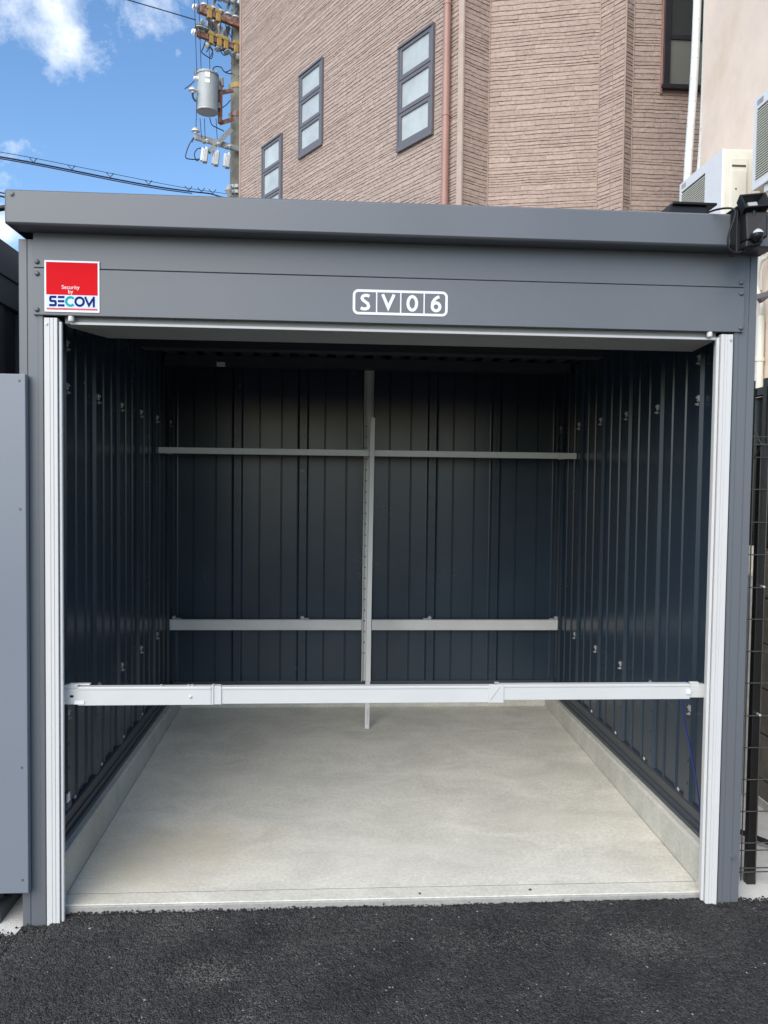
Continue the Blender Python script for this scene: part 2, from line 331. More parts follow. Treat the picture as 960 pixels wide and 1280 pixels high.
# ------------------------------------------------------------------ ground
def gz(x, y):   # gentle fall of the tarmac to the left
    xx = min(max(x, -1), 3.4)
    return -.013 + .0115*xx
def ground():
    mb = MB(); mb.add([(-300,-300,-.2),(300,-300,-.2),(300,300,-.2),(-300,300,-.2)], [(0,1,2,3)])
    tag(mb.build('ground', 'earth'), kind='structure')
    # tarmac: dense rough relief in front of the garage, coarse sheet beyond
    x0, x1, y0, y1, st = -.75, 3.1, -1.25, .05, .0062
    xs = np.arange(x0, x1+1e-6, st); ys = np.arange(y0, y1+1e-6, st); nx, ny = len(xs), len(ys)
    rng = np.random.default_rng(3)
    gx, gy = np.meshgrid(xs, ys); gx = gx + rng.uniform(-.0018, .0018, gx.shape); gy = gy + rng.uniform(-.0018, .0018, gy.shape)
    gx[:, 0] = x0; gx[:, -1] = x1; gy[0, :] = y0
    h = rng.normal(0, 1, gx.shape); h = (h + np.roll(h, 1, 0)*.5 + np.roll(h, 1, 1)*.5)*.0011
    lowf = np.zeros(gx.shape)
    for k in range(14):
        a, b, ph = rng.uniform(-14, 14), rng.uniform(-14, 14), rng.uniform(0, 6.3); lowf += np.sin(gx*a+gy*b+ph)*.0006
    zz = -.013 + .0115*np.clip(gx, -1, 3.4) + h + lowf
    near = np.clip((gy + .05)/.08, 0, 1); inside = ((gx > .085) & (gx < 2.215))
    zz = zz + near*np.where(inside, .017 - .006*gx, .0)
    zz[0, :] = -.013 + .0115*np.clip(gx[0], -1, 3.4)
    edge = .040 + rng.normal(0, .0022, nx); 
    # edge wanders along the slab and beside the posts
    for i in range(nx):
        e = .036 + .004*math.sin(xs[i]*9) + rng.normal(0, .0016)
        if xs[i] < .0: e = -.045 - .03*min(1, -xs[i]*3) + rng.normal(0, .003)
        elif xs[i] > 2.31: e = .018 + .005*math.sin(xs[i]*31) + rng.normal(0, .003)
        gy[:, i] = y0 + (gy[:, i]-y0)*(e-y0)/(y1-y0)
    zz[-1, :] -= .03
    V = np.stack([gx, gy, zz], -1).reshape(-1, 3)
    idx = np.arange(nx*ny).reshape(ny, nx); F = np.stack([idx[:-1, :-1], idx[:-1, 1:], idx[1:, 1:], idx[1:, :-1]], -1).reshape(-1, 4)
    me = bpy.data.meshes.new('asphalt_yard'); me.vertices.add(len(V)); me.vertices.foreach_set('co', V.astype(np.float32).ravel())
    me.loops.add(F.size); me.loops.foreach_set('vertex_index', F.astype(np.int32).ravel()); me.polygons.add(len(F)); me.polygons.foreach_set('loop_start', np.arange(0, F.size, 4, dtype=np.int32))
    me.update(calc_edges=True); me.materials.append(MT['asphalt']); o = bpy.data.objects.new('asphalt_yard', me); place(o, None); tag(o, kind='structure')
    mb = MB(); B = -25
    def q(xa, ya, xb, yb): mb.add([(xa,ya,gz(xa,ya)),(xb,ya,gz(xb,ya)),(xb,yb,gz(xb,yb)),(xa,yb,gz(xa,yb))], [(0,1,2,3)])
    for xa, xb in ((-30, -1), (-1, x0), (x0, x1), (x1, 3.4), (3.4, 30)): q(xa, B, xb, y0)
    for xa, xb in ((-30, -1), (-1, x0)): q(xa, y0, xb, -.06)
    for xa, xb in ((x1, 3.4), (3.4, 30)): q(xa, y0, xb, .03)
    tag(mb.build('asphalt_road', 'asphalt'), kind='structure')
    # loose crumbs of tarmac along the edges
    mb = MB(); rr = random.Random(5)
    def crumb(x, y, z, s):
        vs = [(x+s*a*rr.uniform(.6, 1.2), y+s*b*rr.uniform(.6, 1.2), z+s*c*rr.uniform(.6, 1)) for a, b, c in ((1,0,0),(-1,0,0),(0,1,0),(0,-1,0),(0,0,1),(0,0,-.6))]
        mb.add(vs, [(0,2,4),(2,1,4),(1,3,4),(3,0,4),(2,0,5),(1,2,5),(3,1,5),(0,3,5)])
    for i in range(1500):
        x = rr.uniform(.09, 2.2); crumb(x, .033+rr.gauss(0, .004), .006+.0*x+rr.gauss(0, .003), rr.uniform(.002, .0055))
    for i in range(500):
        x = rr.uniform(-.35, .12); crumb(x, -.05+rr.gauss(0, .012) + (.03 if x > 0 else -.01), gz(x, 0)+rr.uniform(0, .004), rr.uniform(.003, .007))
    for i in range(400):
        x = rr.uniform(2.18, 3.0); crumb(x, (.010 if x > 2.31 else -.02)+rr.gauss(0, .006), gz(x, 0)+rr.uniform(0, .004), rr.uniform(.003, .006))
    for x, y in ((-.02, -.0), (-.10, -.045), (1.25, .06), (1.62, .07)): crumb(x, y, .034 if x > 0 else -.016, .006)
    for i in range(2200):
        x, y = rr.uniform(-.6, 2.9), rr.uniform(-1.1, -.02); crumb(x, y, gz(x, y)+.0025, rr.uniform(.0025, .0048))
    tag(mb.build('asphalt_crumbs', 'asphalt', fix=False), 'loose dark tarmac crumbs scattered over the yard and along the slab edge', 'gravel', kind='stuff')
    # pale concrete strips either side of the garage
    mb = MB(); mb.box(-.6, .0, -.16, 3.4, -.15, -.020)
    tag(mb.build('concrete_strip', 'conc_out'), kind='structure')
    mb = MB(); mb.box(2.3, 2.78, -.03, 9, -.15, .006); mb.box(2.845, 6, -.03, 9, -.15, .006); mb.box(2.78, 2.845, -.03, 9, -.15, -.03)
    tag(mb.build('side_path', 'conc_out'), kind='structure')
ground()

# ------------------------------------------------------------------ the garage
G = empty('storage_garage', (1.15, 0, 0), 'charcoal grey steel storage garage with its shutter rolled up and empty concrete floor', 'garage')
# concrete floor with a slight fall to the door
mb = MB(); mb.add([(.10,.112,-.1),(2.202,.112,-.1),(2.202,2.3,-.1),(.10,2.3,-.1),(.10,.112,.0305),(2.202,.112,.0305),(2.202,2.05,.082),(.10,2.05,.082),(2.202,2.3,.086),(.10,2.3,.086)],
    [(0,1,5,4),(4,5,6,7),(7,6,8,9),(0,4,7,9,3),(1,2,8,6,5),(2,3,9,8)])
mb.build('floor_slab', 'floor', G)
mb = MB(); mb.prism([(.0405,-.1),(.0405,.0282),(.0425,.0297),(.1062,.0305),(.1070,.0285),(.1070,-.1)], (.092,0,0), Y, Z, (2.118,0,0)); mb.build('slab_edge_strip', 'floor', G)
mb = MB(); mb.prism([(.035,-.1),(.035,.0235),(.0375,.0268),(.0402,.0278),(.0402,-.1)], (.092,0,0), Y, Z, (2.118,0,0)); mb.build('slab_front', 'concgrey', G)  # grey strip along the slab's front face, darker than the floor concrete
mb = MB(); mb.box(.101, 2.201, .1072, .1118, .01, .0299); mb.build('groove_shade_strip', 'concgrey', G)  # grey strip added in the groove, its colour standing in for the groove's shade
# curbs
for nm, xi, sg in (('l', .098, 1), ('r', 2.205, -1)):
    mb = MB(); mb.prism([(0,-.1),(0,.152),(-.006,.163),(-.03,.166),(-.095,.166),(-.095,-.1)], (xi,.066,0), X*sg, Z, (0,2.2,0)); mb.build('concrete_curb', 'curb', G)
mb = MB(); mb.box(.098, 2.205, 2.052, 2.15, -.05, .17); mb.build('concrete_curb', 'curb', G, bevel=.006)
# base rails
for xi, sg in ((.0, 1), (2.3, -1)):
    mb = MB(); mb.prism([(.002,.1665),(.072,.1665),(.072,.182),(.062,.186),(.058,.198),(.052,.200),(.052,.232),(.046,.236),(.002,.236)], (xi,.062,0), X*sg, Z, (0,2.0,0)); mb.build('base_rail', 'innerdull', G, bevel=.001)
mb = MB(); mb.prism([(2.022,.1705),(2.022,.186),(2.034,.19),(2.034,.236),(2.09,.236),(2.09,.1705)], (.056,0,0), Y, Z, (2.188,0,0)); mb.build('base_rail', 'innerdull', G, bevel=.001)
# wall panels: pressed sheets with a raised seam rib and two small ridges
MOD = .341
def panel_mesh(L):
    a, b = L/3, 2*L/3
    return [(0,.0125),(.020,.0125),(.030,.001),(.036,0),(a-.005,0),(a-.0015,.0055),(a+.0015,.0055),(a+.005,0),(b-.005,0),(b-.0015,.0055),(b+.0015,.0055),(b+.005,0),(L-.036,0),(L-.030,.001),(L-.020,.0125),(L-.0006,.0125),(L-.0006,-.004),(0,-.004)]
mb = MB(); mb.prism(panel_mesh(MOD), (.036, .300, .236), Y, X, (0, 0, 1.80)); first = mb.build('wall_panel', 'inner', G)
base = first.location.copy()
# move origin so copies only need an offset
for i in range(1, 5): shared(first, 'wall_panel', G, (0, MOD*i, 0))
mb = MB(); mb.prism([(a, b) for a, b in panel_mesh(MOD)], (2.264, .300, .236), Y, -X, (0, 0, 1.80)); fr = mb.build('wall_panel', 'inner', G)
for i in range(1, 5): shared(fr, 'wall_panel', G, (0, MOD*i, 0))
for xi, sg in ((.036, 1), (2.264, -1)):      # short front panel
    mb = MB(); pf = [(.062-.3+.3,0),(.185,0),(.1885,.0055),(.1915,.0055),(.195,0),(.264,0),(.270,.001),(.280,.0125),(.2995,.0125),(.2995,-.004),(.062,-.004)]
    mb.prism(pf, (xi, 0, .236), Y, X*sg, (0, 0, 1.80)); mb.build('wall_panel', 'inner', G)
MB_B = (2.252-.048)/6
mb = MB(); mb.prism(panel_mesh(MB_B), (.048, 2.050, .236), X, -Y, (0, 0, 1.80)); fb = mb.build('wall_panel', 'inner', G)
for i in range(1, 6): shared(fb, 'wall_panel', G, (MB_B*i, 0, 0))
# outer skins
mb = MB(); mb.box(.001, .030, .07, 2.12, .1, 2.12); mb.build('outer_wall', 'steel', G)
mb = MB(); mb.box(2.27, 2.299, .07, 2.12, .1, 2.12); mb.build('outer_wall', 'steel', G)
mb = MB(); mb.box(.0305, 2.2695, 2.056, 2.12, .1, 2.12); mb.build('outer_wall', 'steel', G)
# slot holes along the seam ribs
mb = MB()
for i in range(6):
    y = .300+MOD*i
    for k in range(20):
        z = .30+.083*k
        for xx in (.0487, 2.2513): mb.box(xx-.0006, xx+.0006, y-.0105, y-.0065, z-.005, z+.005)
for i in range(1, 6):
    for k in range(20):
        z = .30+.083*k; x = .048+MB_B*i
        for dx in (-.011, .009): mb.box(x+dx-.0022, x+dx+.0022, 2.0367, 2.038, z-.005, z+.005)
tag(mb.build('slot_holes', 'void', G), kind='stuff')
# clips with bolts on the seam ribs
def clip(loc, nx):
    """one steel clip: plate, lug and bolt; nx is the inward direction"""
    t = Vector((-nx.y, nx.x, 0))
    mb = MB()
    mb.obox(loc+nx*.002+Z*.010, t*.008, nx*.002, Z*.011); mb.obox(loc+nx*.005+Z*.013, t*.003, nx*.005, Z*.003)
    o = mb.build('wall_clip', 'zinc', G, bevel=.001)
    b = MB(); b.cyl(loc+nx*.001-Z*.011, loc+nx*.005-Z*.011, .006, 6); b.cyl(loc+nx*.005-Z*.011, loc+nx*.012-Z*.011, .003, 8); b.build('bolt', 'zinc', o)
for i in range(6):
    y = .300+MOD*i
    for z in (1.685, .568):
        for xx, n_ in ((.0486, X), (2.2514, -X)):
            if i < 5 or z > 1: clip(Vector((xx, y+.004 if i else .286, z)), n_)
for z in (1.83,):
    for xx, n_ in ((.0486, X), (2.2514, -X)): clip(Vector((xx, .286, z)), n_)
for y in (.39, .72, 1.06, 1.4, 1.75):
    for xx, n_ in ((.036, X), (2.264, -X)):
        b = MB(); b.cyl(Vector((xx, y, .2365)), Vector((xx, y, .246))+n_*.004, .006, 8, .003); b.build('bolt', 'zinc', G)
for x, y, z, n_ in ((.053, .275, .285, X),):
    b = MB(); b.box(.0495, .0535, .262, .288, .27, .30); b.build('corner_tag', 'white', G)
# roof
mb = MB(); mb.prism([(-.078,2.216),(2.14,2.16),(2.14,2.135),(-.078,2.19)], (.004,0,0), Y, Z, (2.292,0,0)); mb.build('roof', 'steel', G)
mb = MB(); 
prof = []
for i in range(23):
    x = .036+i*.0988; prof += [(x, 2.075), (x+.03, 2.075), (x+.036, 2.045), (x+.088, 2.045), (x+.094, 2.075)]
prof = [(min(a, 2.264), b) for a, b in prof]; prof += [(2.264, 2.12), (.036, 2.12)]
mb.prism(prof, (0, .29, 0), X, Z, (0, 1.76, 0)); mb.build('roof_deck', 'roofin', G)
for yy, za, zb, mm, xa, xb in ((.86, 1.985, 2.044, 'lintel', .16, 2.14), (1.35, 1.995, 2.044, 'roofin', .05, 2.25), (1.9, 1.995, 2.044, 'roofin', .05, 2.25)):
    mb = MB(); mb.prism([(-.05,za),(.05,za),(.05,zb),(.044,zb),(.044,za+.006),(-.044,za+.006),(-.044,zb),(-.05,zb)], (xa, yy, 0), Y, Z, (xb-xa, 0, 0)); o = mb.build('roof_purlin', mm, G)
    if yy < 1:
        for xx in np.arange(xa+.12, xb-.05, .26):
            b = MB(); b.box(xx-.012, xx+.012, yy+.0502, yy+.075, za-.006, za+.02); b.build('purlin_clip', 'innerdull', G)
mb = MB(); mb.box(.36, .40, 1.6, 1.62, 1.955, 1.975); mb.build('ceiling_tag', 'shelf', G)
# posts
def post(x, sg):
    pf = [(0,.062),(0,.002),(.002,0),(.024,0),(.0255,.0025),(.027,.0025),(.0285,0),(.056,0),(.058,-.002),(.071,-.002),(.0725,.0),(.0725,.062)]
    mb = MB(); mb.prism(pf, (x, 0, gz(x, 0)-.02), X*sg, Y, (0, 0, 2.135)); return mb.build('corner_post', 'steel', G)
post(0, 1); post(2.3, -1)
mb = MB(); bolt(mb, (.020, 0, .157), -Y, .006, .008); mb.build('bolt', 'boltp', G)
mb = MB(); bolt(mb, (2.276, 0, .166), -Y, .006, .008); mb.build('bolt', 'boltp', G)
# header panels
mb = MB(); mb.box(.046, 2.2535, -.0075, .040, 2.0175, 2.125); mb.build('header_panel', 'steel2', G, bevel=.0015)
mb = MB(); mb.prism([(-.010,1.876),(-.010,2.013),(-.0075,2.0155),(.04,2.0155),(.04,1.90),(.006,1.89),(.006,1.876)], (.046,0,0), Y, Z, (2.2075,0,0)); mb.build('header_panel', 'steel2', G, bevel=.001)
for x, z in ((.058, 2.034), (.059, 1.998), (.058, 1.891), (2.242, 2.032), (2.243, 1.997), (2.244, 1.888)):
    mb = MB(); y = -.0075 if z > 2.02 else -.010
    mb.tube([(x, y, z), (x, y-.002, z), (x, y-.0048, z), (x, y-.006, z)], [.0075, .0075, .0055, .002], 14); mb.build('bolt', 'boltp', G, smooth=True)
# fascia
mb = MB(); mb.prism([(-.080,2.124),(-.083,2.127),(-.083,2.2165),(-.078,2.2215),(-.045,2.2225),(-.045,2.216),(-.035,2.216),(-.035,2.1265),(-.004,2.1265),(-.004,2.1215),(-.076,2.1215)], (-.003,0,0), Y, Z, (2.312,0,0)); mb.build('roof_fascia', 'steel', G, bevel=.001)
for xe in (-.0055, 2.3095):
    mb = MB(); mb.box(xe, xe+.0022, -.083, 2.12, 2.123, 2.217); mb.build('end_cap', 'steel', G)
mb = MB(); bolt(mb, (.014, -.083, 2.208), -Y, .006, .005); mb.build('bolt', 'boltp', G)
# shutter
mb = MB(); mb.box(.150, 2.19, .010, .0185, 1.8525, 1.8605); mb.build('shutter_weather_strip', 'alu', G, bevel=.001)
mb = MB(); mb.hexa([(.13,.0195,1.857),(2.178,.0195,1.857),(2.178,.05,1.853),(.13,.05,1.853),(.13,.0195,1.89),(2.178,.0195,1.89),(2.178,.05,1.89),(.13,.05,1.89)])
mb.hexa([(.13,.0503,1.8515),(2.178,.0503,1.8515),(2.2,.235,1.8515),(.20,.235,1.8515),(.13,.0503,1.89),(2.178,.0503,1.89),(2.2,.235,1.92),(.20,.235,1.92)]); mb.build('shutter_slat', 'lintel', G, bevel=.0015)
mb = MB(); mb.cyl((.05,.12,1.99), (2.25,.12,1.99), .065, 20); mb.build('shutter_roll', 'innerdull', G, smooth=True)
for x in (.155, 2.147):
    mb = MB(); mb.tube([(x,.0,1.860),(x,.0,1.864),(x,.0,1.8755)], [.008,.009,.009], 14); mb.build('shutter_stop', 'shelf', G)
# guide rails
for x0, sg in ((.0765, 1), (2.2225, -1)):
    z0 = gz(x0, 0)-.01; H = 1.868-z0
    pf = [(0,.05),(0,-.006),(.002,-.008),(.0165,-.008),(.018,-.006),(.0195,-.008),(.027,-.008),(.028,-.0055),(.029,-.008),(.0385,-.008),(.0395,-.007),(.0395,.012),(.036,.012),(.036,.05)]
    mb = MB(); mb.prism(pf, (x0, 0, z0), X*sg, Y, (0, 0, H)); o = mb.build('guide_rail', 'alu', G)
    mb = MB(); mb.prism([(.0425,-.001),(.0425,.010),(.0505,.010),(.0505,.001),(.0485,-.001)], (x0, 0, z0+.02), X*sg, Y, (0, 0, H-.03)); mb.build('inner_lip', 'alu', o)
    mb = MB(); bolt(mb, (x0+sg*.008, -.008, 1.85), -Y, .004, .003); mb.build('bolt', 'zinc', o)

# back post (slotted channel) and the front upright
mb = MB()
pf = [(1.1235,0),(1.1235,-.030),(1.1275,-.030),(1.1275,-.004),(1.134,-.004),(1.137,-.012),(1.165,-.012),(1.168,-.004),(1.1725,-.004),(1.1725,-.030),(1.1765,-.030),(1.1765,0)]
mb.prism(pf, (0, 2.036, .24), X, Y, (0, 0, 1.765)); mb.prism([(1.1235,2.005),(1.127,2.018),(1.138,2.027),(1.162,2.027),(1.173,2.018),(1.1765,2.005)], (0, 2.006, 0), X, Z, (0, .03, 0))
bp_ = mb.build('back_post', 'shelf', G)
mb = MB()
for k in range(22):
    z = .40+.0615*k; mb.box(1.1352, 1.1412, 2.0228, 2.0236, z-.004, z+.004); mb.box(1.160, 1.1665, 2.0228, 2.0236, z-.003, z+.003); mb.box(1.1228, 1.1234, 2.012, 2.022, z-.004, z+.004)
tag(mb.build('slot_holes', 'void', bp_), kind='stuff')
UP = empty('shelf_upright', (1.144, 1.685, .075), 'slim pale grey steel upright standing on the concrete in front of the shelves', 'upright')
mb = MB()
def leanpost(mb, x0, x1, y0, y1, z0, z1, dx): mb.hexa([(x0,y0,z0),(x1,y0,z0),(x1,y1,z0),(x0,y1,z0),(x0+dx,y0,z1),(x1+dx,y0,z1),(x1+dx,y1,z1),(x0+dx,y1,z1)])
leanpost(mb, 1.131, 1.134, 1.6602, 1.70, .0765, 1.713, .012); leanpost(mb, 1.134, 1.1515, 1.66, 1.663, .0765, 1.713, .012); leanpost(mb, 1.1515, 1.1545, 1.6602, 1.70, .0765, 1.713, .012)
mb.build('upright_channel', 'shelf', UP)
mb = MB()
for k in range(7):
    z = .10+.012*k+ .004; x = 1.1365+.012*z/1.7
    mb.box(x+.004, x+.007, 1.6592, 1.6598, z, z+.004); mb.box(x+.010, x+.0125, 1.6592, 1.6598, z+.003, z+.006)
tag(mb.build('slot_holes', 'void', UP), kind='stuff')
# shelves
def shelf(x0, x1, label):
    o = empty('wall_shelf', ((x0+x1)/2, 1.85, 1.515), label, 'shelf', 'upper shelves across the back of the garage')
    mb = MB(); mb.hexa([(x0,1.70,1.514),(x1,1.70,1.514),(x1,1.70,1.514),(x0,1.70,1.514),(x0,1.70,1.545),(x1,1.70,1.545),(x1,1.70,1.545),(x0,1.70,1.545)]) if False else None
    mb.box(x0, x1, 1.703, 2.032, 1.5405, 1.5445); mb.build('shelf_board', 'shelf', o)
    mb = MB(); mb.box(x0, x1, 1.6995, 1.7028, 1.515, 1.546); mb.box(x0, x1, 1.7029, 1.716, 1.515, 1.5175); mb.build('front_lip', 'shelf', o)
    mb = MB(); mb.box(x0+.001, x0+.004, 1.717, 2.03, 1.519, 1.5403); mb.build('end_lip', 'shelf', o)
    mb = MB(); mb.box(x1-.004, x1-.001, 1.717, 2.03, 1.519, 1.5403); mb.build('end_lip', 'shelf', o)
shelf(.050, 1.142, 'warm grey steel shelf left of the central upright, high on the back wall')
shelf(1.1475, 2.2495, 'warm grey steel shelf right of the central upright, high on the back wall')
def rail(x0, x1, label):
    o = empty('shelf_rail', ((x0+x1)/2, 2.01, .535), label, 'rail', 'low rails along the back wall')
    mb = MB(); mb.prism([(0,.537),(0,.593),(.004,.596),(.022,.596),(.022,.592),(.005,.592),(.005,.541),(.022,.541),(.022,.537)], (x0, 1.997, 0), Y, Z, (x1-x0, 0, 0)); mb.build('rail_channel', 'shelf', o, bevel=.001)
    return o
ra = rail(.046, 1.121, 'wide grey steel rail left of the central post, low on the back wall'); rb = rail(1.179, 2.2545, 'wide grey steel rail right of the central post, low on the back wall')
for x, o in ((.072, ra), (.786, ra), (1.509, rb), (2.242, rb)):
    s = -1 if x > 1.15 else 1
    mb = MB(); mb.tube([(x-.0, 2.0, .606), (x, 2.012, .606)], [.011, .011], 12); mb.box(x-.008, x+.008, 2.003, 2.018, .5965, .605); mb.box(min(x+.012*s, x+.035*s), max(x+.012*s, x+.035*s), 2.004, 2.02, .5965, .603); mb.build('rail_hook', 'lintel', o)
# crossbar
CB = empty('door_crossbar', (.65, .05, .67), 'silver telescopic bar across the open garage doorway at hip height', 'bar')
def barpart(x0, x1, z0, z1, y0, name, sag=0):
    h = z1-z0
    mb = MB(); mb.prism([(.0,z0),(.0,z1-.009),(-.0015,z1-.0085),(-.0015,z1-.001),(0,z1),(.024,z1),(.024,z0)], (x0, y0, 0), Y, Z, (x1-x0, 0, 0)); return mb.build(name, 'bar', CB, bevel=.0012)
barpart(.1585, .572, .6705, .729, .040, 'outer_sleeve'); barpart(.602, 1.492, .672, .7265, .0445, 'inner_tube'); barpart(1.4925, 2.135, .680, .7305, .042, 'outer_sleeve')
mb = MB(); mb.prism([(0,.670),(0,.731),(.026,.731),(.026,.670)], (.5725, .041, 0), Y, Z, (.0075, 0, 0)); mb.box(.5805, .6015, .0435, .07, .6705, .7285); mb.box(.6, .604, .0405, .0435, .671, .729); mb.build('sleeve_collar', 'bar', CB, bevel=.0008)
mb = MB(); mb.box(1.462, 1.5125, .0385, .0416, .672, .7315); c = mb.build('sleeve_collar', 'bar', CB, bevel=.001)
mb = MB(); mb.bar((1.468, .0382, .680), (1.5, .0382, .724), .001, .0016); mb.box(1.484, 1.498, .05, .06, .732, .736); mb.build('collar_latch', 'lintel', c)
mb = MB(); mb.box(.112, .158, .046, .07, .672, .720); mb.box(.125, .19, .058, .074, .7302, .735); mb.box(.112, .155, .05, .07, .7202, .7325); mb.build('end_bracket', 'shelf', CB, bevel=.002)
mb = MB(); mb.box(.1325, .143, .0445, .0458, .695, .702); mb.build('keyhole', 'void', CB)
mb = MB(); mb.box(.148, .178, .0370, .0383, .675, .687); mb.build('white_label', 'white', CB)
mb = MB(); mb.box(2.1355, 2.19, .046, .07, .683, .727); mb.box(2.14, 2.17, .05, .066, .7272, .7335); mb.build('end_bracket', 'bar', CB, bevel=.002)
mb = MB(); mb.box(2.122, 2.136, .038, .0415, .698, .712); mb.build('white_label', 'white', CB)
for x in (.415, .50, .512): 
    mb = MB(); mb.tube([(x, .05, .7295), (x, .05, .7325), (x, .05, .734)], [.006, .006, .003], 10); mb.build('pin', 'zinc', CB)
mb = MB(); mb.tube([(.508, .0395, .697), (.508, .036, .697), (.508, .034, .697)], [.005, .004, .001], 10); mb.build('pin', 'bar', CB)
# blue cable inside, by the right rail
mb = MB(); mb.tube(smooth_pts([(2.2475,.33,.672),(2.238,.31,.655),(2.218,.27,.58),(2.21,.2,.48),(2.217,.16,.38),(2.222,.13,.28),(2.222,.12,.19)]), .0025, 8); tag(mb.build('loose_cable', 'bluecable', smooth=True), 'thin blue cable hanging behind the right guide rail', 'cable')

# ------------------------------------------------------------------ sticker
SX, SZ, SW, SH = .0805, 1.8855, .162, .153
ST = empty('security_sticker', (SX+SW/2, -.012, SZ), 'square red and white security sticker above the left of the doorway', 'sticker')
sy = -.0108
mb = MB(); mb.box(SX, SX+SW, sy-.0014, sy, SZ, SZ+SH); mb.build('sticker_sheet', 'white', ST)
mb = MB(); mb.box(SX+.005, SX+SW-.005, sy-.0019, sy-.00145, SZ+.051, SZ+SH-.005); mb.build('red_field', 'red', ST)
mb = MB(); mb.box(SX+.005, SX+SW-.005, sy-.0019, sy-.00145, SZ+.0135, SZ+.0505); mb.build('pale_field', 'stickerwhite', ST)
mb = MB(); mb.box(SX+.006, SX+SW-.006, sy-.0024, sy-.0015, SZ+.0065, SZ+.0115); mb.build('red_line', 'redline', ST)
lo = Vector((SX, sy-.0019, SZ)); w = .0068; zt, zb_ = .0475, .0160; zm = (zt+zb_)/2; hw = w/2
S_ = [(.0350,zt-hw),(.0200,zt-hw),(.0180,zt-hw-.001),(.0172,(zt-hw+zm)/2),(.0180,zm+.001),(.0200,zm),(.0300,zm),(.0322,zm-.001),(.0330,(zb_+hw+zm)/2),(.0322,zb_+hw+.001),(.0300,zb_+hw),(.0140,zb_+hw)]
E_ = [[(.0395,zt-hw),(.0590,zt-hw)], [(.0395,zm),(.0585,zm)], [(.0395,zb_+hw),(.0590,zb_+hw)]]
def letters(parent, items, mt, w, origin, depth=.0006, name='lettering'):
    mb = MB()
    for pts, closed in items: stroke(mb, pts, w, origin, X, Z, Vector((0, -depth, 0)), closed)
    return mb.build(name, mt, parent)
letters(ST, [(S_, False)]+[(e, False) for e in E_], 'navy', w, lo)
letters(ST, [(arc(.0765,zm,.0125,.0125,42,318,20), False)], 'teal', w, lo+Vector((0,-.0002,0)))
letters(ST, [(arc(.1035,zm,.0122,.0122,0,360,26)[:-1], True)], 'navy', w, lo)
letters(ST, [([(.1195,zt-.001),(.131,zb_+.005),(.1435,zt-.006)], False), ([(.1455,zt),(.1455,zb_)], False)], 'navy', w*.9, lo+Vector((0,-.0002,0)))
def text(parent, body, size, loc, mt, bold=0, name='lettering', align='CENTER'):
    cu = bpy.data.curves.new(name, 'FONT'); cu.body = body; cu.size = size; cu.extrude = .0002; cu.align_x = align; cu.offset = bold; cu.resolution_u = 4
    t = bpy.data.objects.new('tmp', cu); COL.objects.link(t); dg = bpy.context.evaluated_depsgraph_get()
    me = bpy.data.meshes.new_from_object(t.evaluated_get(dg)); bpy.data.objects.remove(t)
    for v in me.vertices: v.co = Vector((v.co.x, -v.co.z, v.co.y))
    o = bpy.data.objects.new(name, me); me.materials.clear(); me.materials.append(MT[mt])
    lc = Vector(loc) - ORG[parent.name]; place(o, parent, lc); return o
text(ST, 'Security', .0162, (SX+.077, sy-.0024, SZ+.0685), 'white', 0); text(ST, 'by', .0162, (SX+.077, sy-.0024, SZ+.0555), 'white', 0)

# ------------------------------------------------------------------ SV06 plate
px0, px1, pz0, pz1 = 1.0075, 1.3025, 1.9005, 1.9775
PL = empty('unit_number_sign', ((px0+px1)/2, -.0115, pz0), 'white outlined unit number SV06 on the header panel above the doorway', 'sign')
def rrect(x0, x1, z0, z1, r): return arc(x1-r,z1-r,r,r,0,90,6)+arc(x0+r,z1-r,r,r,90,180,6)+arc(x0+r,z0+r,r,r,180,270,6)+arc(x1-r,z0+r,r,r,270,360,6)
ps = Vector((0, -.0102, 0)); mb = MB(); bw = .0078
mb.prism([(a, b) for a, b in rrect(px0+.002, px1-.002, pz0+.002, pz1-.002, .014)], (0, -.0109, 0), X, Z, (0, .0008, 0)); mb.build('sign_backing', 'cellgrey' if 'cellgrey' in MT else 'steel2', PL)
mb = MB(); stroke(mb, rrect(px0+bw/2, px1-bw/2, pz0+bw/2, pz1-bw/2, .0135), bw, (0, -.0111, 0), X, Z, (0, -.0006, 0), True)
for k in (1, 2, 3):
    xx = px0+(px1-px0)*k/4+(.001 if k == 2 else 0); mb.box(xx-.0019, xx+.0019, -.0117, -.0111, pz0+bw, pz1-bw)
mb.build('sign_border', 'white', PL)
cw = (px1-px0)/4; h0, h1 = pz0+.0125, pz1-.0135; hm = (h0+h1)/2; lw = .0094; hh = h1-h0
def cx(k): return px0+cw*(k+.5)
xs_ = cx(0)+.002
Sg = arc(xs_+.0005, h1-hh*.27, .0105, hh*.19, 45, 180, 8)+arc(xs_, hm+.0, .0001, .0001, 0, 0, 1)[:0]
Sg = [(xs_+.0125,h1-.0075),(xs_+.006,h1-.0048),(xs_-.001,h1-.0047),(xs_-.008,h1-.0078),(xs_-.0105,h1-.0135),(xs_-.0075,h1-.0190),(xs_,hm+.001),(xs_+.0075,hm-.004),(xs_+.0102,h0+.0125),(xs_+.0075,h0+.0072),(xs_,h0+.0047),(xs_-.007,h0+.0050),(xs_-.0142,h0+.0078)]
Vg = [(cx(1)-.0185,h1),(cx(1)-.0008,h0+.0105),(cx(1)+.0170,h1)]
Og = arc(cx(2),hm,.0135,hh/2-lw/2,0,360,26)[:-1]
x6 = cx(3)+.0005
g6 = arc(x6,h0+.0168,.0120,.0122,0,360,22)[:-1]; g6b = [(x6+.010,h1-.003),(x6+.003,h1-.0055),(x6-.0045,h1-.0115),(x6-.0105,h1-.0205),(x6-.0120,h0+.017)]
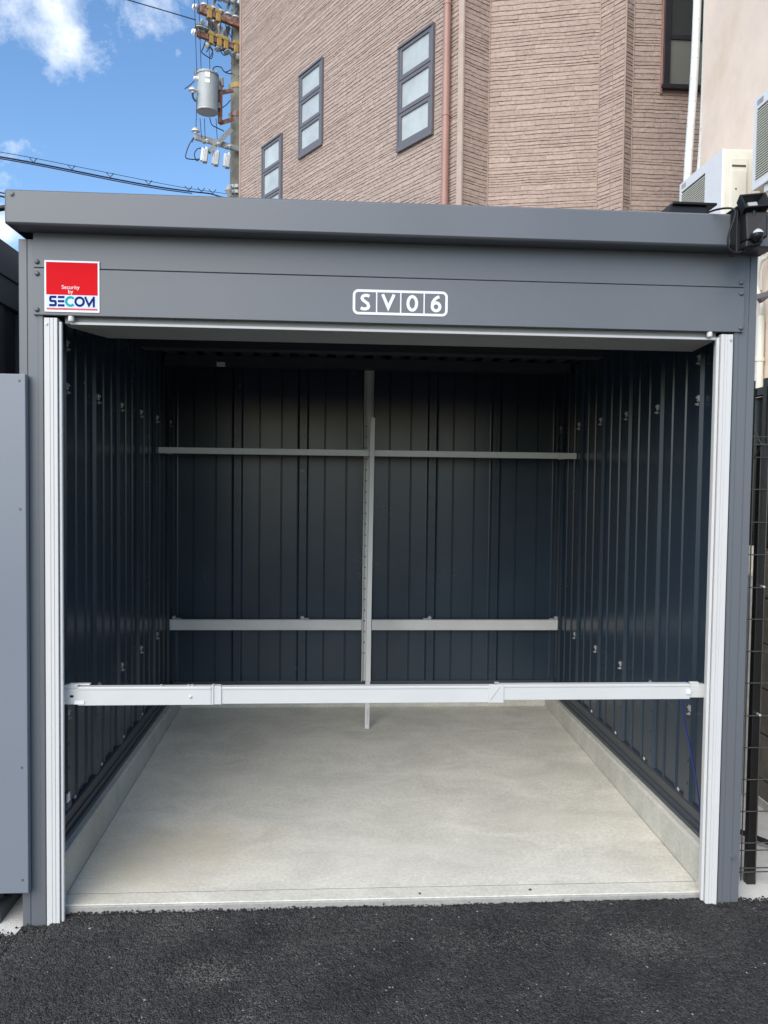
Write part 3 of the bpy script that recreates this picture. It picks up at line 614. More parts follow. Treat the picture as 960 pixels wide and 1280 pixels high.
for it in ([(Sg, False)], [(Vg, False)], [(Og, True)], [(g6, True), (g6b, False)]):
    mb = MB(); 
    for q_, (pts, cl) in enumerate(it): stroke(mb, pts, lw if it is not None else lw, (0, -.0112-.0003*q_, 0), X, Z, (0, -.0007, 0), cl)
    mb.build('sign_character', 'white', PL)

# ------------------------------------------------------------------ floodlight on the corner
FL = empty('sensor_floodlight', (2.2, -.12, 2.09), 'black motion sensor floodlight clamped on the right end of the roof fascia', 'light')
mb = MB(); mb.box(2.162, 2.176, -.125, -.084, 2.09, 2.222); mb.box(2.162, 2.176, -.125, -.03, 2.2235, 2.232); mb.build('mounting_bracket', 'black', FL, bevel=.002)
mb = MB(); mb.hexa([(2.176,-.16,2.118),(2.234,-.175,2.125),(2.244,-.10,2.125),(2.176,-.10,2.118),(2.172,-.155,2.207),(2.236,-.17,2.203),(2.246,-.10,2.203),(2.172,-.10,2.207)]); mb.build('housing', 'black', FL, bevel=.006)
mb = MB(); mb.hexa([(2.17,-.165,2.096),(2.215,-.168,2.10),(2.215,-.11,2.10),(2.17,-.11,2.096),(2.172,-.165,2.1175),(2.225,-.17,2.1175),(2.225,-.11,2.1175),(2.172,-.11,2.1175)]); mb.build('junction_box', 'black', FL, bevel=.005)
mb = MB()
cs = Vector((2.198, -.178, 2.128)); rings = []
mb.tube([cs+Vector((0,0,.017)), cs+Vector((0,0,.014)), cs+Vector((0,0,.006)), cs, cs-Vector((0,0,.008)), cs-Vector((0,0,.015)), cs-Vector((0,0,.019))], [.004, .011, .0172, .0185, .017, .0115, .004], 18)
sn = mb.build('sensor_dome', 'black', FL, smooth=True)
mb = MB(); mb.tube([cs+Vector((0,-.004,.018)), cs+Vector((0,-.004,.012)), cs+Vector((0,-.004,.004))], [.004, .0125, .0172], 18); mb.build('sensor_lens', 'blind', sn, smooth=True)
# lamp head: open tray with reflector
hc = Vector((2.197, -.165, 2.236)); a = R_(7); hx = Vector((math.cos(a), 0, math.sin(a))); tilt = R_(-28)
hy = Vector((0, math.cos(tilt), math.sin(tilt))); hz = hx.cross(hy).normalized(); hn = -hy
mb = MB(); wx, wz = .040, .026
def hp(x, z, d): return hc+hx*x+hz*z+hy*d
o_ = [(-wx,-wz),(wx,-wz),(wx,wz),(-wx,wz)]; i_ = [(-wx+.006,-wz+.005),(wx-.006,-wz+.005),(wx-.006,wz-.005),(-wx+.006,wz-.005)]; b_ = [(-wx*.45,-wz*.4),(wx*.45,-wz*.4),(wx*.45,wz*.4),(-wx*.45,wz*.4)]
vs = [hp(x,z,0) for x,z in o_]+[hp(x,z,0) for x,z in i_]+[hp(x,z,.022) for x,z in b_]+[hp(x*.92,z*.92,.03) for x,z in o_]
fs = []
for k in range(4):
    j = (k+1) % 4; fs += [(k,j,4+j,4+k),(4+k,4+j,8+j,8+k),(k,12+k,12+j,j)]
fs += [(8,9,10,11),(12,15,14,13)]
mb.add(vs, fs); head = mb.build('lamp_head', 'black', FL)
mb = MB(); mb.obox(hp(0,.0,.019), hx*.014, hy*.003, hz*.008); mb.build('light_source', 'lintel', head)
mb = MB(); mb.add([hp(-.026,-.017,.006), hp(.028,-.017,.006), hp(.012,-.008,.018), hp(-.012,-.008,.018)], [(0,1,2,3)]); mb.build('reflector', 'alu', head, fix=False)
mb = MB(); mb.cyl(hc+Vector((0,.01,-.045)), hc+Vector((0,.01,-.02)), .008, 10); mb.build('swivel', 'black', FL)
mb = MB(); pts = [(2.085,-.03,2.228),(2.11,-.10,2.226),(2.140,-.13,2.221),(2.150,-.137,2.205),(2.141,-.137,2.17),(2.132,-.137,2.14),(2.131,-.135,2.115),(2.14,-.135,2.096),(2.16,-.137,2.087),(2.18,-.137,2.095),(2.186,-.13,2.10)]
mb.tube(smooth_pts(pts), .0032, 8); mb.build('power_cable', 'black', FL, smooth=True)
RB = MB(); RB.hexa([(2.0,.02,2.2175),(2.15,.02,2.2175),(2.15,.18,2.214),(2.0,.18,2.214),(2.03,.05,2.288),(2.15,.05,2.288),(2.15,.16,2.288),(2.03,.16,2.288)])
RBX = empty('control_box', (2.08, .1, 2.2), 'flat black box sitting on the garage roof beside the floodlight', 'box'); RB.build('box_body', 'black', RBX, bevel=.003)
mb = MB(); mb.box(2.035, 2.18, .04, .17, 2.2885, 2.297); mb.build('box_lid', 'black', RBX, bevel=.002)

# ------------------------------------------------------------------ left neighbours
CP = empty('cover_panel', (-.2, -.02, .1), 'large flat blue grey steel panel standing left of the garage doorway', 'panel')
mb = MB(); mb.box(-.95, .0295, -.030, -.0045, .108, 1.695); mb.build('panel_sheet', 'cover', CP, bevel=.002)
for z in (1.675, 1.29, .5, .15):
    mb = MB(); bolt(mb, (.012, -.030, z), -Y, .0028, .002); mb.build('screw', 'boltp', CP)
NB = empty('neighbouring_garage', (-1.2, 1, 0), 'dark ribbed side wall of the neighbouring garage beyond the blue grey panel', 'garage')
mb = MB(); mb.box(-2.6, -.115, .06, 2.3, .02, 1.935); mb.build('wall', 'innerdull', NB)
mb = MB()
for k in range(13): mb.prism([(0,0),(.012,.012),(.05,.012),(.062,0)], (-.1148, .10+.17*k, .02), Y, X, (0,0,1.91))
mb.build('wall_ribs', 'innerdull', NB)['kind'] = 'stuff'
mb = MB(); mb.box(-2.6, -.098, .05, 2.3, 1.936, 2.022); mb.build('side_panel', 'steel', NB, bevel=.001)
mb = MB(); mb.box(-2.62, -.092, .03, 2.32, 2.0235, 2.13); mb.build('roof_edge', 'steel', NB, bevel=.002)
mb = MB(); mb.box(-2.6, -.08, .03, 2.3, -.05, .0195); mb.build('base_kerb', 'innerdull', NB)
mb = MB(); mb.tube(smooth_pts([(-1.2,.02,2.15),(-.5,.05,2.185),(-.15,.05,2.198),(-.04,.05,2.212),(.02,.03,2.205)]), .0085, 10); tag(mb.build('conduit', 'black', smooth=True), 'thick black conduit running from the roof corner off to the left', 'conduit')

# ------------------------------------------------------------------ right side: mesh fence, block wall, railing
MF = empty('mesh_fence', (2.42, .12, .02), 'black wire mesh fence panel with a square post right of the garage', 'fence')
mb = MB(); mb.box(2.396, 2.4285, .125, .152, .002, 1.53); mb.build('fence_post', 'fenceb', MF, bevel=.003)
zs = [.057, .071, .133, .159, .269, .380, .491, .601, .714, .823, .933, 1.041, 1.153, 1.263, 1.374, 1.482]
for z in zs:
    mb = MB(); mb.tube([(2.332, .112, z), (3.9, .112, z)], .0022, 6); mb.build('horizontal_wire', 'meshwire', MF)
def vert(x):
    return [(x, .108, .03), (x, .108, 1.478), (x, .085, 1.50), (x, .06, 1.522), (x, .085, 1.545), (x, .106, 1.57)]
vx = [2.364+.051*k for k in range(30)]; mb = MB(); mb.tube(vert(vx[0]), .0022, 6); v0 = mb.build('vertical_wire', 'meshwire', MF)
for x in vx[1:]: shared(v0, 'vertical_wire', MF, (x-vx[0], 0, 0))
for z, y in ((1.522, .0575), (1.55, .09)):
    mb = MB(); mb.tube([(2.332, y, z), (3.9, y, z)], .0022, 6); mb.build('horizontal_wire', 'meshwire', MF)
for z in (.604, 1.044):
    mb = MB(); mb.tube([(2.414, .1248, z), (2.414, .106, z), (2.414, .104, z)], [.0045, .0045, .002], 10); mb.build('clamp_bolt', 'zinc', MF)
BW = empty('block_wall', (2.95, 3, 0), 'low olive grey concrete block wall running back behind the mesh fence', 'wall')
mb = MB(); mb.box(2.865, 2.985, -.2, 8, -.1, 1.09); mb.build('mortar_core', 'blockw', BW)
mb = MB(); mb.box(0, .01, 0, .39, 0, .19); blk0 = None
rr = random.Random(11)
for row in range(6):
    for c in range(21):
        y0 = -.2+.4*c-(.2 if row % 2 else 0); z0 = .02+.2*row - .13
        if blk0 is None:
            mb = MB(); mb.box(2.855, 2.8648, y0+.005, y0+.395, z0+.005, z0+.195); blk0 = mb.build('block', 'blockw', BW, bevel=.002); b0 = (y0, z0)
        else: shared(blk0, 'block', BW, (rr.uniform(-.001, .001), y0-b0[0], z0-b0[1]))
FR = empty('railing_fence', (2.92, 3, 1.09), 'black vertical bar railing fixed on top of the block wall', 'fence')
mb = MB(); mb.box(2.90, 2.94, -.2, 8, 1.80, 1.835); mb.build('top_rail', 'fenceb', FR); mb = MB(); mb.box(2.90, 2.94, -.2, 8, 1.13, 1.16); mb.build('bottom_rail', 'fenceb', FR)
mb = MB(); mb.box(2.893, 2.90, 0, .03, 1.10, 1.87); v0 = mb.build('picket', 'fenceb', FR)
for k in range(1, 70): shared(v0, 'picket', FR, (0, .11*k, 0))
mb = MB(); mb.box(2.945, 2.955, -.2, 8, 1.095, 1.80); mb.build('backing_sheet', 'fenceb', FR)
mb = MB(); mb.cyl((2.80, .9, .018), (2.80, .9, 1.0), .016, 14); VP = empty('standpipe', (2.80, .9, .018), 'slim grey standpipe with a pale cap behind the mesh fence', 'pipe'); mb.build('pipe', 'galv', VP, smooth=True)
mb = MB(); mb.cyl((2.80, .9, .99), (2.80, .9, 1.12), .0215, 14); mb.cyl((2.80, .9, 1.0), (2.80, .9, 1.012), .024, 14); mb.build('pipe_cap', 'cream', VP, smooth=True)
mb = MB(); mb.tube(smooth_pts([(2.34,.7,.03),(2.45,.56,.035),(2.547,.456,.04),(2.64,.36,.03),(2.8,.25,.028),(3.1,.2,.028)]), .010, 10); tag(mb.build('ground_hose', 'black', smooth=True), 'black hose lying on the pale concrete behind the mesh fence', 'hose')

# ------------------------------------------------------------------ peach building and outdoor units
PB = empty('peach_building', (5, 2, 0), 'peach stucco building with outdoor units beside the garage on the right', 'building')
mb = MB(); mb.box(4.2, 9, .6, 4.57, -.1, 9.5); mb.build('wall', 'stucco', PB, bevel=.02)
mb = MB(); mb.box(4.15, 9.05, .55, 4.62, 9.501, 9.7); mb.build('parapet', 'stucco', PB)
PW = empty('wrapped_pipes', (4.22, 4.7, 1), 'pair of white taped refrigerant pipes climbing the far corner of the peach building', 'pipes')
def wrapped(path, r, nm='taped_pipe'):
    mb = MB(); pts = smooth_pts(path, 4); mb.tube(pts, r, 14); o = mb.build(nm, 'wrap', PW, smooth=True)
    mb = MB(); Ls = 0
    for i in range(1, len(pts)-1):
        seg = (pts[i+1]-pts[i]); n = max(1, int(seg.length/.11))
        for k in range(n):
            q = pts[i]+seg*(k/n); d = seg.normalized(); mb.tube([q, q+d*.008+Vector((0, 0, .0))], r+.0022, 14)
    if mb.v: mb.build('tape_edge', 'wrap', o)
wrapped([(4.172,4.68,7.6),(4.19,4.68,6.6),(4.187,4.68,5.75),(4.175,4.68,5.05),(4.14,4.68,4.2),(4.13,4.68,3.4)], .036)
wrapped([(4.262,4.66,7.6),(4.262,4.66,5.5),(4.255,4.66,4.6),(4.235,4.66,4.1),(4.23,4.66,3.4)], .024)
mb = MB(); mb.tube([(4.16,3.385,2.0),(4.16,3.385,2.62),(4.16,3.385,2.66)], [.03,.03,.024], 14); mb.tube([(4.16,3.385,.1),(4.16,3.385,2.01)], .024, 14); DP = empty('wall_pipe', (4.16, 3.385, .1), 'cream painted pipe down the peach wall just right of the garage post', 'pipe'); mb.build('pipe', 'cream', DP, smooth=True)
mb = MB(); mb.cyl((4.16,3.385,2.32),(4.16,3.385,2.345),.037,14); mb.build('pipe_collar', 'cream', DP)
mb = MB(); mb.tube(smooth_pts([(4.16,3.385,2.66),(4.15,3.36,2.75),(4.13,3.4,2.9),(4.13,3.36,3.05),(4.16,3.3,3.1),(4.16,3.25,3.3)]), .016, 10); mb.build('flexible_hose', 'cream', DP, smooth=True)
mb = MB(); mb.bar((4.02,3.15,2.72), (4.2,3.15,2.86), .04, .045, (0,1,0)); mb.bar((3.8,3.05,2.68),(4.2,3.05,2.80), .03, .04, (0,1,0)); tag(mb.build('wall_bracket', 'winframe'), 'dark steel bracket sticking out of the peach wall below the outdoor units', 'bracket')

def outdoor_unit(y0, y1, z0, z1, label, xf=3.80, depth=.30):
    o = empty('outdoor_unit', (xf+depth/2, (y0+y1)/2, z0), label, 'air conditioner', 'air conditioner outdoor units on the peach wall')
    body = MB(); body.box(xf+.012, xf+depth, y0, y1, z0, z1); bd = body.build('casing', 'cream', o, bevel=.008)
    # front frame with a grille opening on the far side; fan side takes ~62 %
    gy0 = y0+.27; gy1 = y1-.035; gz0 = z0+.05; gz1 = z1-.075
    mb = MB(); 
    mb.box(xf, xf+.0118, y0, gy0, z0, z1); mb.box(xf, xf+.0118, gy1, y1, z0, z1); mb.box(xf, xf+.0118, gy0, gy1, gz1, z1); mb.box(xf, xf+.0118, gy0, gy1, z0, gz0); mb.build('front_panel', 'acwhite', o)
    mb = MB(); mb.box(xf+.0085, xf+.0117, gy0, gy1, gz0, gz1); mb.build('grille_recess', 'grating', o)
    n = int((gz1-gz0)/.0165); mb = MB(); mb.prism([(-.001,0),(-.001,.006),(.007,.010),(.007,.002)], (xf, gy0, gz0), X, Z, (0, gy1-gy0, 0)); sl_ = mb.build('grille_slat', 'cream', o)
    for k in range(1, n): shared(sl_, 'grille_slat', o, (0, 0, .0165*k))
    mb = MB(); mb.box(xf-.0015, xf, y1-.12, y1-.04, z1-.055, z1-.02); mb.build('name_badge', 'galv', o)
    # service cover on the near end
    ya = y0
    mb = MB(); mb.box(xf+.055, xf+.19, ya-.012, ya, z0+.09, z1-.07); mb.box(xf+.065, xf+.18, ya-.02, ya-.0122, z0+.1, z1-.16); sc = mb.build('service_cover', 'cream', o, bevel=.004)
    mb = MB(); mb.box(xf+.07, xf+.175, ya-.014, ya-.0124, z1-.135, z1-.12); mb.build('hand_recess', 'grating', sc)
    mb = MB(); mb.cyl((xf+.10, ya-.0225, z0+.30), (xf+.10, ya-.0202, z0+.30), .0065, 10); mb.build('screw', 'grating', sc)
    mb = MB()
    for k in range(4): mb.box(xf+.23+.012*(k % 2), xf+.245+.012*(k % 2), ya-.001, ya, z1-.17+.03*k, z1-.15+.03*k)
    mb.box(xf+.23, xf+.262, ya-.001, ya, z1-.30, z1-.296); mb.box(xf+.23, xf+.262, ya-.001, ya, z1-.34, z1-.336); mb.box(xf+.23, xf+.233, ya-.001, ya, z1-.336, z1-.30)
    mb.build('printed_marks', 'shelf', o)
    # feet and brackets
    for yy in (y0+.12, y1-.16):
        mb = MB(); mb.box(xf+.02, 4.2, yy, yy+.04, z0-.05, z0-.003); mb.box(4.15, 4.199, yy, yy+.04, z0-.4, z0-.051); mb.bar((4.17, yy+.02, z0-.38), (xf+.06, yy+.02, z0-.06), .03, .03); mb.build('bracket', 'acwhite', o)
outdoor_unit(3.33, 4.06, 3.27, 3.868, 'cream outdoor unit showing its side cover, lower one above the garage roof')
outdoor_unit(2.12, 2.89, 3.40, 4.01, 'cream outdoor unit cut by the right edge of the photo, higher and nearer one')

# ------------------------------------------------------------------ brown house
def u_(az): a = R_(az); return Vector((math.sin(a), math.cos(a), 0))
AB = Vector((2.418, 6.974, 0)); BC = Vector((2.78, 7.2, 0)); CE = Vector((4.029, 6.889, 0)); EF = Vector((4.222, 6.579, 0)); FD = Vector((4.336, 6.651, 0)); A0 = AB+u_(-32)*5.98
END = Vector((9.5, 6.651, 0)); TOPZ = 10.2
BH = empty('brown_house', (3.5, 8.5, 0), 'tall house clad in pinkish brown stone patterned siding with stair windows', 'house')
mb = MB(); ring = [A0, AB, BC, CE, EF, FD, END, Vector((9.5, 14, 0)), A0+u_(58)*3.0]
ins = .0
mb.prism([(p.x, p.y) for p in ring], (0,0,-.1), X, Y, (0,0,TOPZ+.1)); core = mb.build('wall', 'sidingbase', BH)
mb = MB(); mb.prism([(p.x*1.0, p.y) for p in [A0+u_(-122)*.25-u_(58)*.0, AB+Vector((-.1,-.35,0)), CE+Vector((0,-.4,0)), EF+Vector((.1,-.35,0)), END+Vector((.2,-.3,0)), Vector((9.7,14.3,0)), A0+u_(58)*3.3+u_(-32)*.3]], (0,0,TOPZ+.001), X, Y, (0,0,.25)); mb.build('eaves', 'winframe', BH)
def siding(p, q, z0, z1, holes, seed, seams=()):
    """stone-pattern courses as shallow proud pieces, joined; holes = (s0, s1, z0, z1)"""
    rr = random.Random(seed); d = (q-p); Lw = d.length; d.normalize(); nrm = Vector((d.y, -d.x, 0)); mb = MB(); z = z0
    def wob(x, zz): return .0075*noise.noise((x*5.5, zz*3.1+seed*7, seed)) if z0 < zz < z1 else 0
    while z < z1:
        h = rr.choice((.030, .038, .046, .055, .064)); zt = min(z+h, z1); s = 0.0
        while s < Lw-.004:
            l = rr.uniform(.10, .42); e = min(s+l, Lw)
            if Lw-e < .06: e = Lw
            for sm in seams:
                if s < sm-.01 < e: e = sm
            segs = [(s, e)]
            for (a, b, c, f) in holes:
                if zt > c and z < f:
                    ns = []
                    for (x0, x1) in segs:
                        if x1 <= a or x0 >= b: ns.append((x0, x1))
                        else:
                            if x0 < a: ns.append((x0, a))
                            if x1 > b: ns.append((b, x1))
                    segs = ns
            for (x0, x1) in segs:
                if x1-x0 < .015: continue
                k = max(1, int((x1-x0)/.045)); pr = rr.uniform(.003, .0078); gp = .0014; cols = []
                for i in range(k+1):
                    xx = x0+(x1-x0)*i/k; xx += .002 if i == 0 else (-.002 if i == k else rr.uniform(-.02, .02)*.5)
                    zb = z+.0008+rr.uniform(0, gp)+wob(xx, z); zc = zt-.0008-rr.uniform(0, gp)+wob(xx, zt); pk = pr+rr.uniform(-.0025, .003)
                    cols.append((p+d*xx, zb, zc, pk))
                vs = []; fs = []
                for (b0, zb, zc, pk) in cols:
                    zb_m = zb+(zc-zb)*rr.uniform(.15, .4)
                    vs += [b0+Z*zb, b0+nrm*(pk+.002)+Z*(zb+.003), b0+nrm*pk*rr.uniform(.75, 1.0)+Z*(zc-.004), b0+Z*zc]
                for i in range(k):
                    a = 4*i; b = a+4
                    fs += [(a,b,b+1,a+1),(a+1,b+1,b+2,a+2),(a+2,b+2,b+3,a+3)]
                fs += [(0,1,2,3), (4*k+3,4*k+2,4*k+1,4*k)]
                mb.add(vs, fs)
            s = e
            if any(abs(s-sm) < 1e-6 for sm in seams): s += .008
        z = zt
    o = mb.build('stone_courses', 'siding', core, fix=False); tag(o, kind='stuff'); return nrm, d
LA = (AB-A0).length
wins = [(1.238, .512, 5.66, 6.97), (3.83, 3.13, 6.39, 7.64), (5.08, 4.39, 5.62, 6.96)]
nA, dA = siding(A0, AB, 3.4, TOPZ-.02, [(LA-a-.01, LA-b+.01, c-.01, f+.01) for a, b, c, f in wins], 1, (LA-2.49,))
siding(AB, BC, 3.4, TOPZ-.02, [], 2); siding(BC, CE, 3.4, TOPZ-.02, [], 3)
siding(CE, EF, 3.4, TOPZ-.02, [], 4, (.195,)); siding(EF, FD, 3.4, TOPZ-.02, [], 5)
siding(FD, END, 3.4, TOPZ-.02, [(.335, 1.75, 5.90, 8.1)], 6)
# trim post at the corner of wings, slim corner beads
def vtrim(p, w, dpt, ax, nn, mt, name, z0=3.2): 
    mb = MB(); mb.obox(p+nn*dpt/2+Z*((z0+TOPZ)/2), ax*w/2, nn*dpt/2, Z*((TOPZ-z0)/2-.01)); return mb.build(name, mt, BH, bevel=.004)
vtrim(AB-dA*.012-nA*.006, .085, .03, dA, nA, 'trim', 'corner_trim')
for pt, nn in ((BC, Vector((-.3,-1,0))), (CE, Vector((-.6,-.8,0))), (FD, Vector((.3,-1,0)))):
    mb = MB(); nn = nn.normalized(); mb.cyl(pt+nn*.012+Z*3.4, pt+nn*.012+Z*(TOPZ-.02), .007, 8); mb.build('corner_bead', 'beadc', BH)
mb = MB(); mb.cyl(EF+Vector((-.1,-1,0)).normalized()*.006+Z*3.4, EF+Vector((-.1,-1,0)).normalized()*.006+Z*(TOPZ-.02), .011, 8); mb.build('corner_bead', 'beadc', BH)
mb = MB(); mb.obox(A0+nA*.012+dA*.03+Z*6.8, dA*.03, nA*.012, Z*3.39); mb.build('corner_trim', 'beadc', BH)
# downpipe
dc = AB-dA*.205+nA*.075
mb = MB(); mb.cyl(dc+Z*0, dc+Z*(TOPZ-.1), .045, 18); dpp = mb.build('downpipe', 'downpipe', BH, smooth=True)
for z in (7.03, 5.74, 4.4, 8.3):
    mb = MB(); mb.cyl(dc+Z*(z-.02), dc+Z*(z+.02), .050, 18); mb.obox(dc-nA*.045+Z*z, dA*.02, nA*.03, Z*.008); mb.build('pipe_clip', 'downpipe', dpp)
# stair windows with three sashes
def stair_window(s0, s1, z0, z1):
    p = AB-dA*s0; q = AB-dA*s1; w = (q-p).length
    mb = MB(); f = .035
    def B(a, b, c, e, y0, y1, M_): M_.obox(p+dA*(a+b)/2+nA*(y0+y1)/2+Z*(c+e)/2, dA*(b-a)/2, nA*(y1-y0)/2, Z*(e-c)/2)
    B(0, w, z0-.03, z0+.03, -.0, .045, mb); B(0, w, z1-.03, z1, 0, .05, mb); B(0, f, z0+.0302, z1-.0302, 0, .04, mb); B(w-f, w, z0+.0302, z1-.0302, 0, .04, mb)
    win = mb.build('window_frame', 'winframe', BH)
    n = 3; hgt = (z1-z0-.06)/n
    for k in range(n):
        a0, a1 = z0+.03+hgt*k+.006, z0+.03+hgt*(k+1)-.006; sash = MB(); t = .05
        B(f+.004, w-f-.004, a0, a0+t, .004, .034, sash); B(f+.004, w-f-.004, a1-t*.8, a1, .004, .034, sash); B(f+.004, f+t, a0+t+.0002, a1-t*.8-.0002, .004, .034, sash); B(w-f-t, w-f-.004, a0+t+.0002, a1-t*.8-.0002, .004, .034, sash)
        sh = sash.build('window_sash', 'winframe', win)
        pn = MB(); B(f+t+.0002, w-f-t-.0002, a0+t+.0002, a1-t*.8-.0002, .012, .016, pn); pn.build('pane', 'blind', win)
for wv in wins: stair_window(*wv)
# two storey-high window near the peach building
mb = MB(); yF = FD.y; x0, x1, z0, z1 = 4.678, 6.05, 5.91, 8.1
mb.box(x0, x1, yF-.06, yF-.002, z0, z0+.05); mb.box(x0, x1, yF-.055, yF-.002, z1-.05, z1); mb.box(x0, x0+.075, yF-.055, yF-.002, z0+.0502, z1-.0502); mb.box(x1-.07, x1, yF-.055, yF-.002, z0+.0502, z1-.0502)
wf = mb.build('window_frame', 'winframedark', BH, bevel=.003)
mb = MB(); mb.box(x0+.0752, x1-.0702, yF-.045, yF-.01, 6.465, 6.515); mb.build('transom', 'winframedark', wf)
mb = MB(); mb.box(x0+.0752, x1-.0702, yF-.03, yF-.024, z0+.0502, 6.4648); mb.build('pane', 'blind2', wf)
mb = MB(); mb.box(x0+.0752, x1-.0702, yF-.03, yF-.024, 6.5152, z1-.0502); mb.build('pane', 'blind3', wf)
mb = MB(); mb.box(x0-.03, x1+.03, yF-.085, yF-.061, z0-.012, z0+.03); mb.build('sill', 'winframedark', wf, bevel=.003)
mb = MB(); mb.box(x0-.022, x0-.001, yF-.03, yF-.001, z0-.05, z1); mb.build('window_trim', 'downpipe', wf)

# ------------------------------------------------------------------ utility pole
PX, PY = -1.03, 14.0
def zpx(y): return 10.93-.01575*y
UPOLE = empty('utility_pole', (PX, PY, 0), 'concrete utility pole with transformer and rusty crossarms beside the brown house', 'utility pole')
mb = MB(); mb.tube([(PX,PY,-.1),(PX,PY,6),(PX,PY,13.2)], [.185,.158,.125], 28); mb.build('pole_shaft', 'pole', UPOLE, smooth=True)
ua = u_(57); up_ = u_(-33)          # arm direction / across it
C_ = Vector((PX, PY, 0))
def P(px, py, off=0):               # point on the plane through the pole that faces the arms' line
    d = fw + r2*((px-480)/FPX) - u2*((py-640)/FPX)
    n = up_; c = C_ - CAM + n*off; k = n.dot(c)/n.dot(d); return CAM + d*k
def arm(px0, py0, mt, w=.075, h=.09, off=-.2, over=.9, nm='crossarm'):
    a = P(px0, py0, off); z = a.z; b = Vector((C_.x, C_.y, 0))+up_*off+ua*over; b.z = z
    mb = MB(); mb.bar(a, b, w, h); return mb.build(nm, mt, UPOLE), a, ua
arm1, a1, _ = arm(247.5, 11, 'rust', .09, .13); arm2, a2, _ = arm(246.5, 42, 'rust', .075, .10)
arm3, a3, _ = arm(243.5, 171, 'galv', .07, .10, -.2, .05)
arm4, a4, _ = arm(262, -12, 'galv', .07, .09)
for aa, cnt, mt in ((a1, (.22, .40), 'gold'), (a2, (.27, .44, .58, .80), 'gold')):
    for t in cnt:
        c = aa+ua*t
        mb = MB(); mb.obox(c+Z*.0-up_*.0, ua*.045, up_*.06, Z*.115); mb.obox(c+Z*.07, ua*.07, up_*.065, Z*.03); mb.build('insulator_cover', mt, UPOLE, bevel=.01)
def insul(c, dirv, s=1, mt='porc'):
    c = Vector(c); d = Vector(dirv).normalized(); mb = MB()
    mb.tube([c, c+d*.03*s, c+d*.04*s, c+d*.055*s, c+d*.07*s, c+d*.085*s, c+d*.11*s], [.03*s, .03*s, .085*s, .08*s, .04*s, .065*s, .025*s], 14); return mb.build('insulator', mt, UPOLE, smooth=True)
rr = random.Random(21)
for t in (.12, .30, .46, .62, .78): insul(a1+ua*t+Z*.06, Z, .9)
for t in (.05, .12): insul(a2+ua*t+Z*.05, Z, 1.3, 'transf')
for t in (-.03, ): insul(a1+ua*t, -ua+Z*.3, .8); insul(a2+ua*t, -ua+Z*.2, .8)
for t, mt in ((.2, 'transf'), (.33, 'galv'), (.47, 'galv'), (.58, 'porc'), (.70, 'transf')):     # cut-out switches hanging between the arms
    c = a2+ua*t+Z*(.26+.10*rr.random())+up_*(.22+.1*rr.random()); tl = Vector((rr.uniform(-.5,.5), 0, 1)).normalized()
    mb = MB(); mb.obox(c, ua*.05, up_*.05, tl*.14); mb.tube([c+tl*.13, c+tl*.2], [.035, .02], 10); mb.tube([c-tl*.13, c-tl*.19], [.04, .03], 10); mb.build('cutout_switch', mt, UPOLE, bevel=.01)
for t in (.22, .42, .6, .74, .85):
    insul(a2+ua*t-Z*.12, Vector((rr.uniform(-.5,.5), -.2, -1)), .8, rr.choice(('porc', 'galv', 'transf')))
# braces at the top
for (ax_, ay_, bx_, by_) in ((264, 14, 276, -22), (288, 22, 303, -4), (283, 15, 294, -20)):
    mb = MB(); mb.bar(P(ax_, ay_, -.15), P(bx_, by_, -.15), .05, .05); mb.build('brace', 'galv', UPOLE)
for k in range(5):
    q = P(266+8*k, -2+2*k, -.25); mb = MB(); mb.tube([q, q+Vector((.02, 0, .12)), q+Vector((.03, 0, .24))], [.06, .075, .04], 10); mb.build('line_switch', 'transf' if k % 2 else 'galv', UPOLE, smooth=True)
# jumper loops
def wire(pts, r=.009, mt='wire', nm='jumper_wire'):
    mb = MB(); mb.tube(smooth_pts(pts, 5), r, 6); return mb.build(nm, mt, UPOLE, smooth=True)
for pl in ([(258,48),(254,60),(252,65),(258,70),(264,73),(266,66),(263,58),(262,50)], [(258,65),(262,60),(266,63),(263,71)], [(262,12),(260,25),(266,38),(269,34)], [(269,58),(274,62),(280,69),(284,66),(279,60)], [(275,15),(276,30),(274,45)],
           [(281,20),(283,35),(290,48)], [(284,40),(286,52),(291,66)], [(262,52),(268,57),(276,62),(288,66),(291,60)], [(266,46),(272,62),(283,63),(290,68)], [(264,92),(268,84),(276,84),(281,90),(289,87)], [(281,90),(286,92),(290,92)],
           [(243,101),(238,106),(231,111)], [(277,135),(283,131),(288,125)], [(262,147),(265,156),(272,160),(280,164)], [(242,172),(236,182),(232,196),(238,199),(249,199)], [(256,185),(247,186),(243,193),(246,201),(250,198)],
           [(254,30),(250,36),(254,45)], [(272,5),(278,14),(270,24)]):
    wire([P(x, y, -.22) for x, y in pl], .010)
# transformer
T0 = P(259, 138, -.25); T1 = P(259.5, 94, -.25); tcx = (T0+T1)/2; tz0, tz1 = T0.z-.03, T1.z; tcn = Vector((tcx.x, tcx.y, 0))
mb = MB(); mb.tube([tcn+Z*(tz0), tcn+Z*(tz0+.01), tcn+Z*(tz1-.03), tcn+Z*(tz1)], [.185,.2,.2,.195], 32); tr = mb.build('transformer', 'transf', UPOLE, smooth=True)
mb = MB(); mb.tube([tcn+Z*(tz1-.02), tcn+Z*(tz1+.02), tcn+Z*(tz1+.05)], [.215,.215,.15], 28); mb.build('tank_lid', 'transf', tr, smooth=True)
mb = MB(); mb.tube([tcn+Z*(tz0-.004), tcn+Z*(tz0+.012)], [.206,.206], 28); mb.build('tank_rim', 'galv', tr)
tf = (CAM-tcn); tf.z = 0; tf.normalize(); ts = Vector((-tf.y, tf.x, 0))
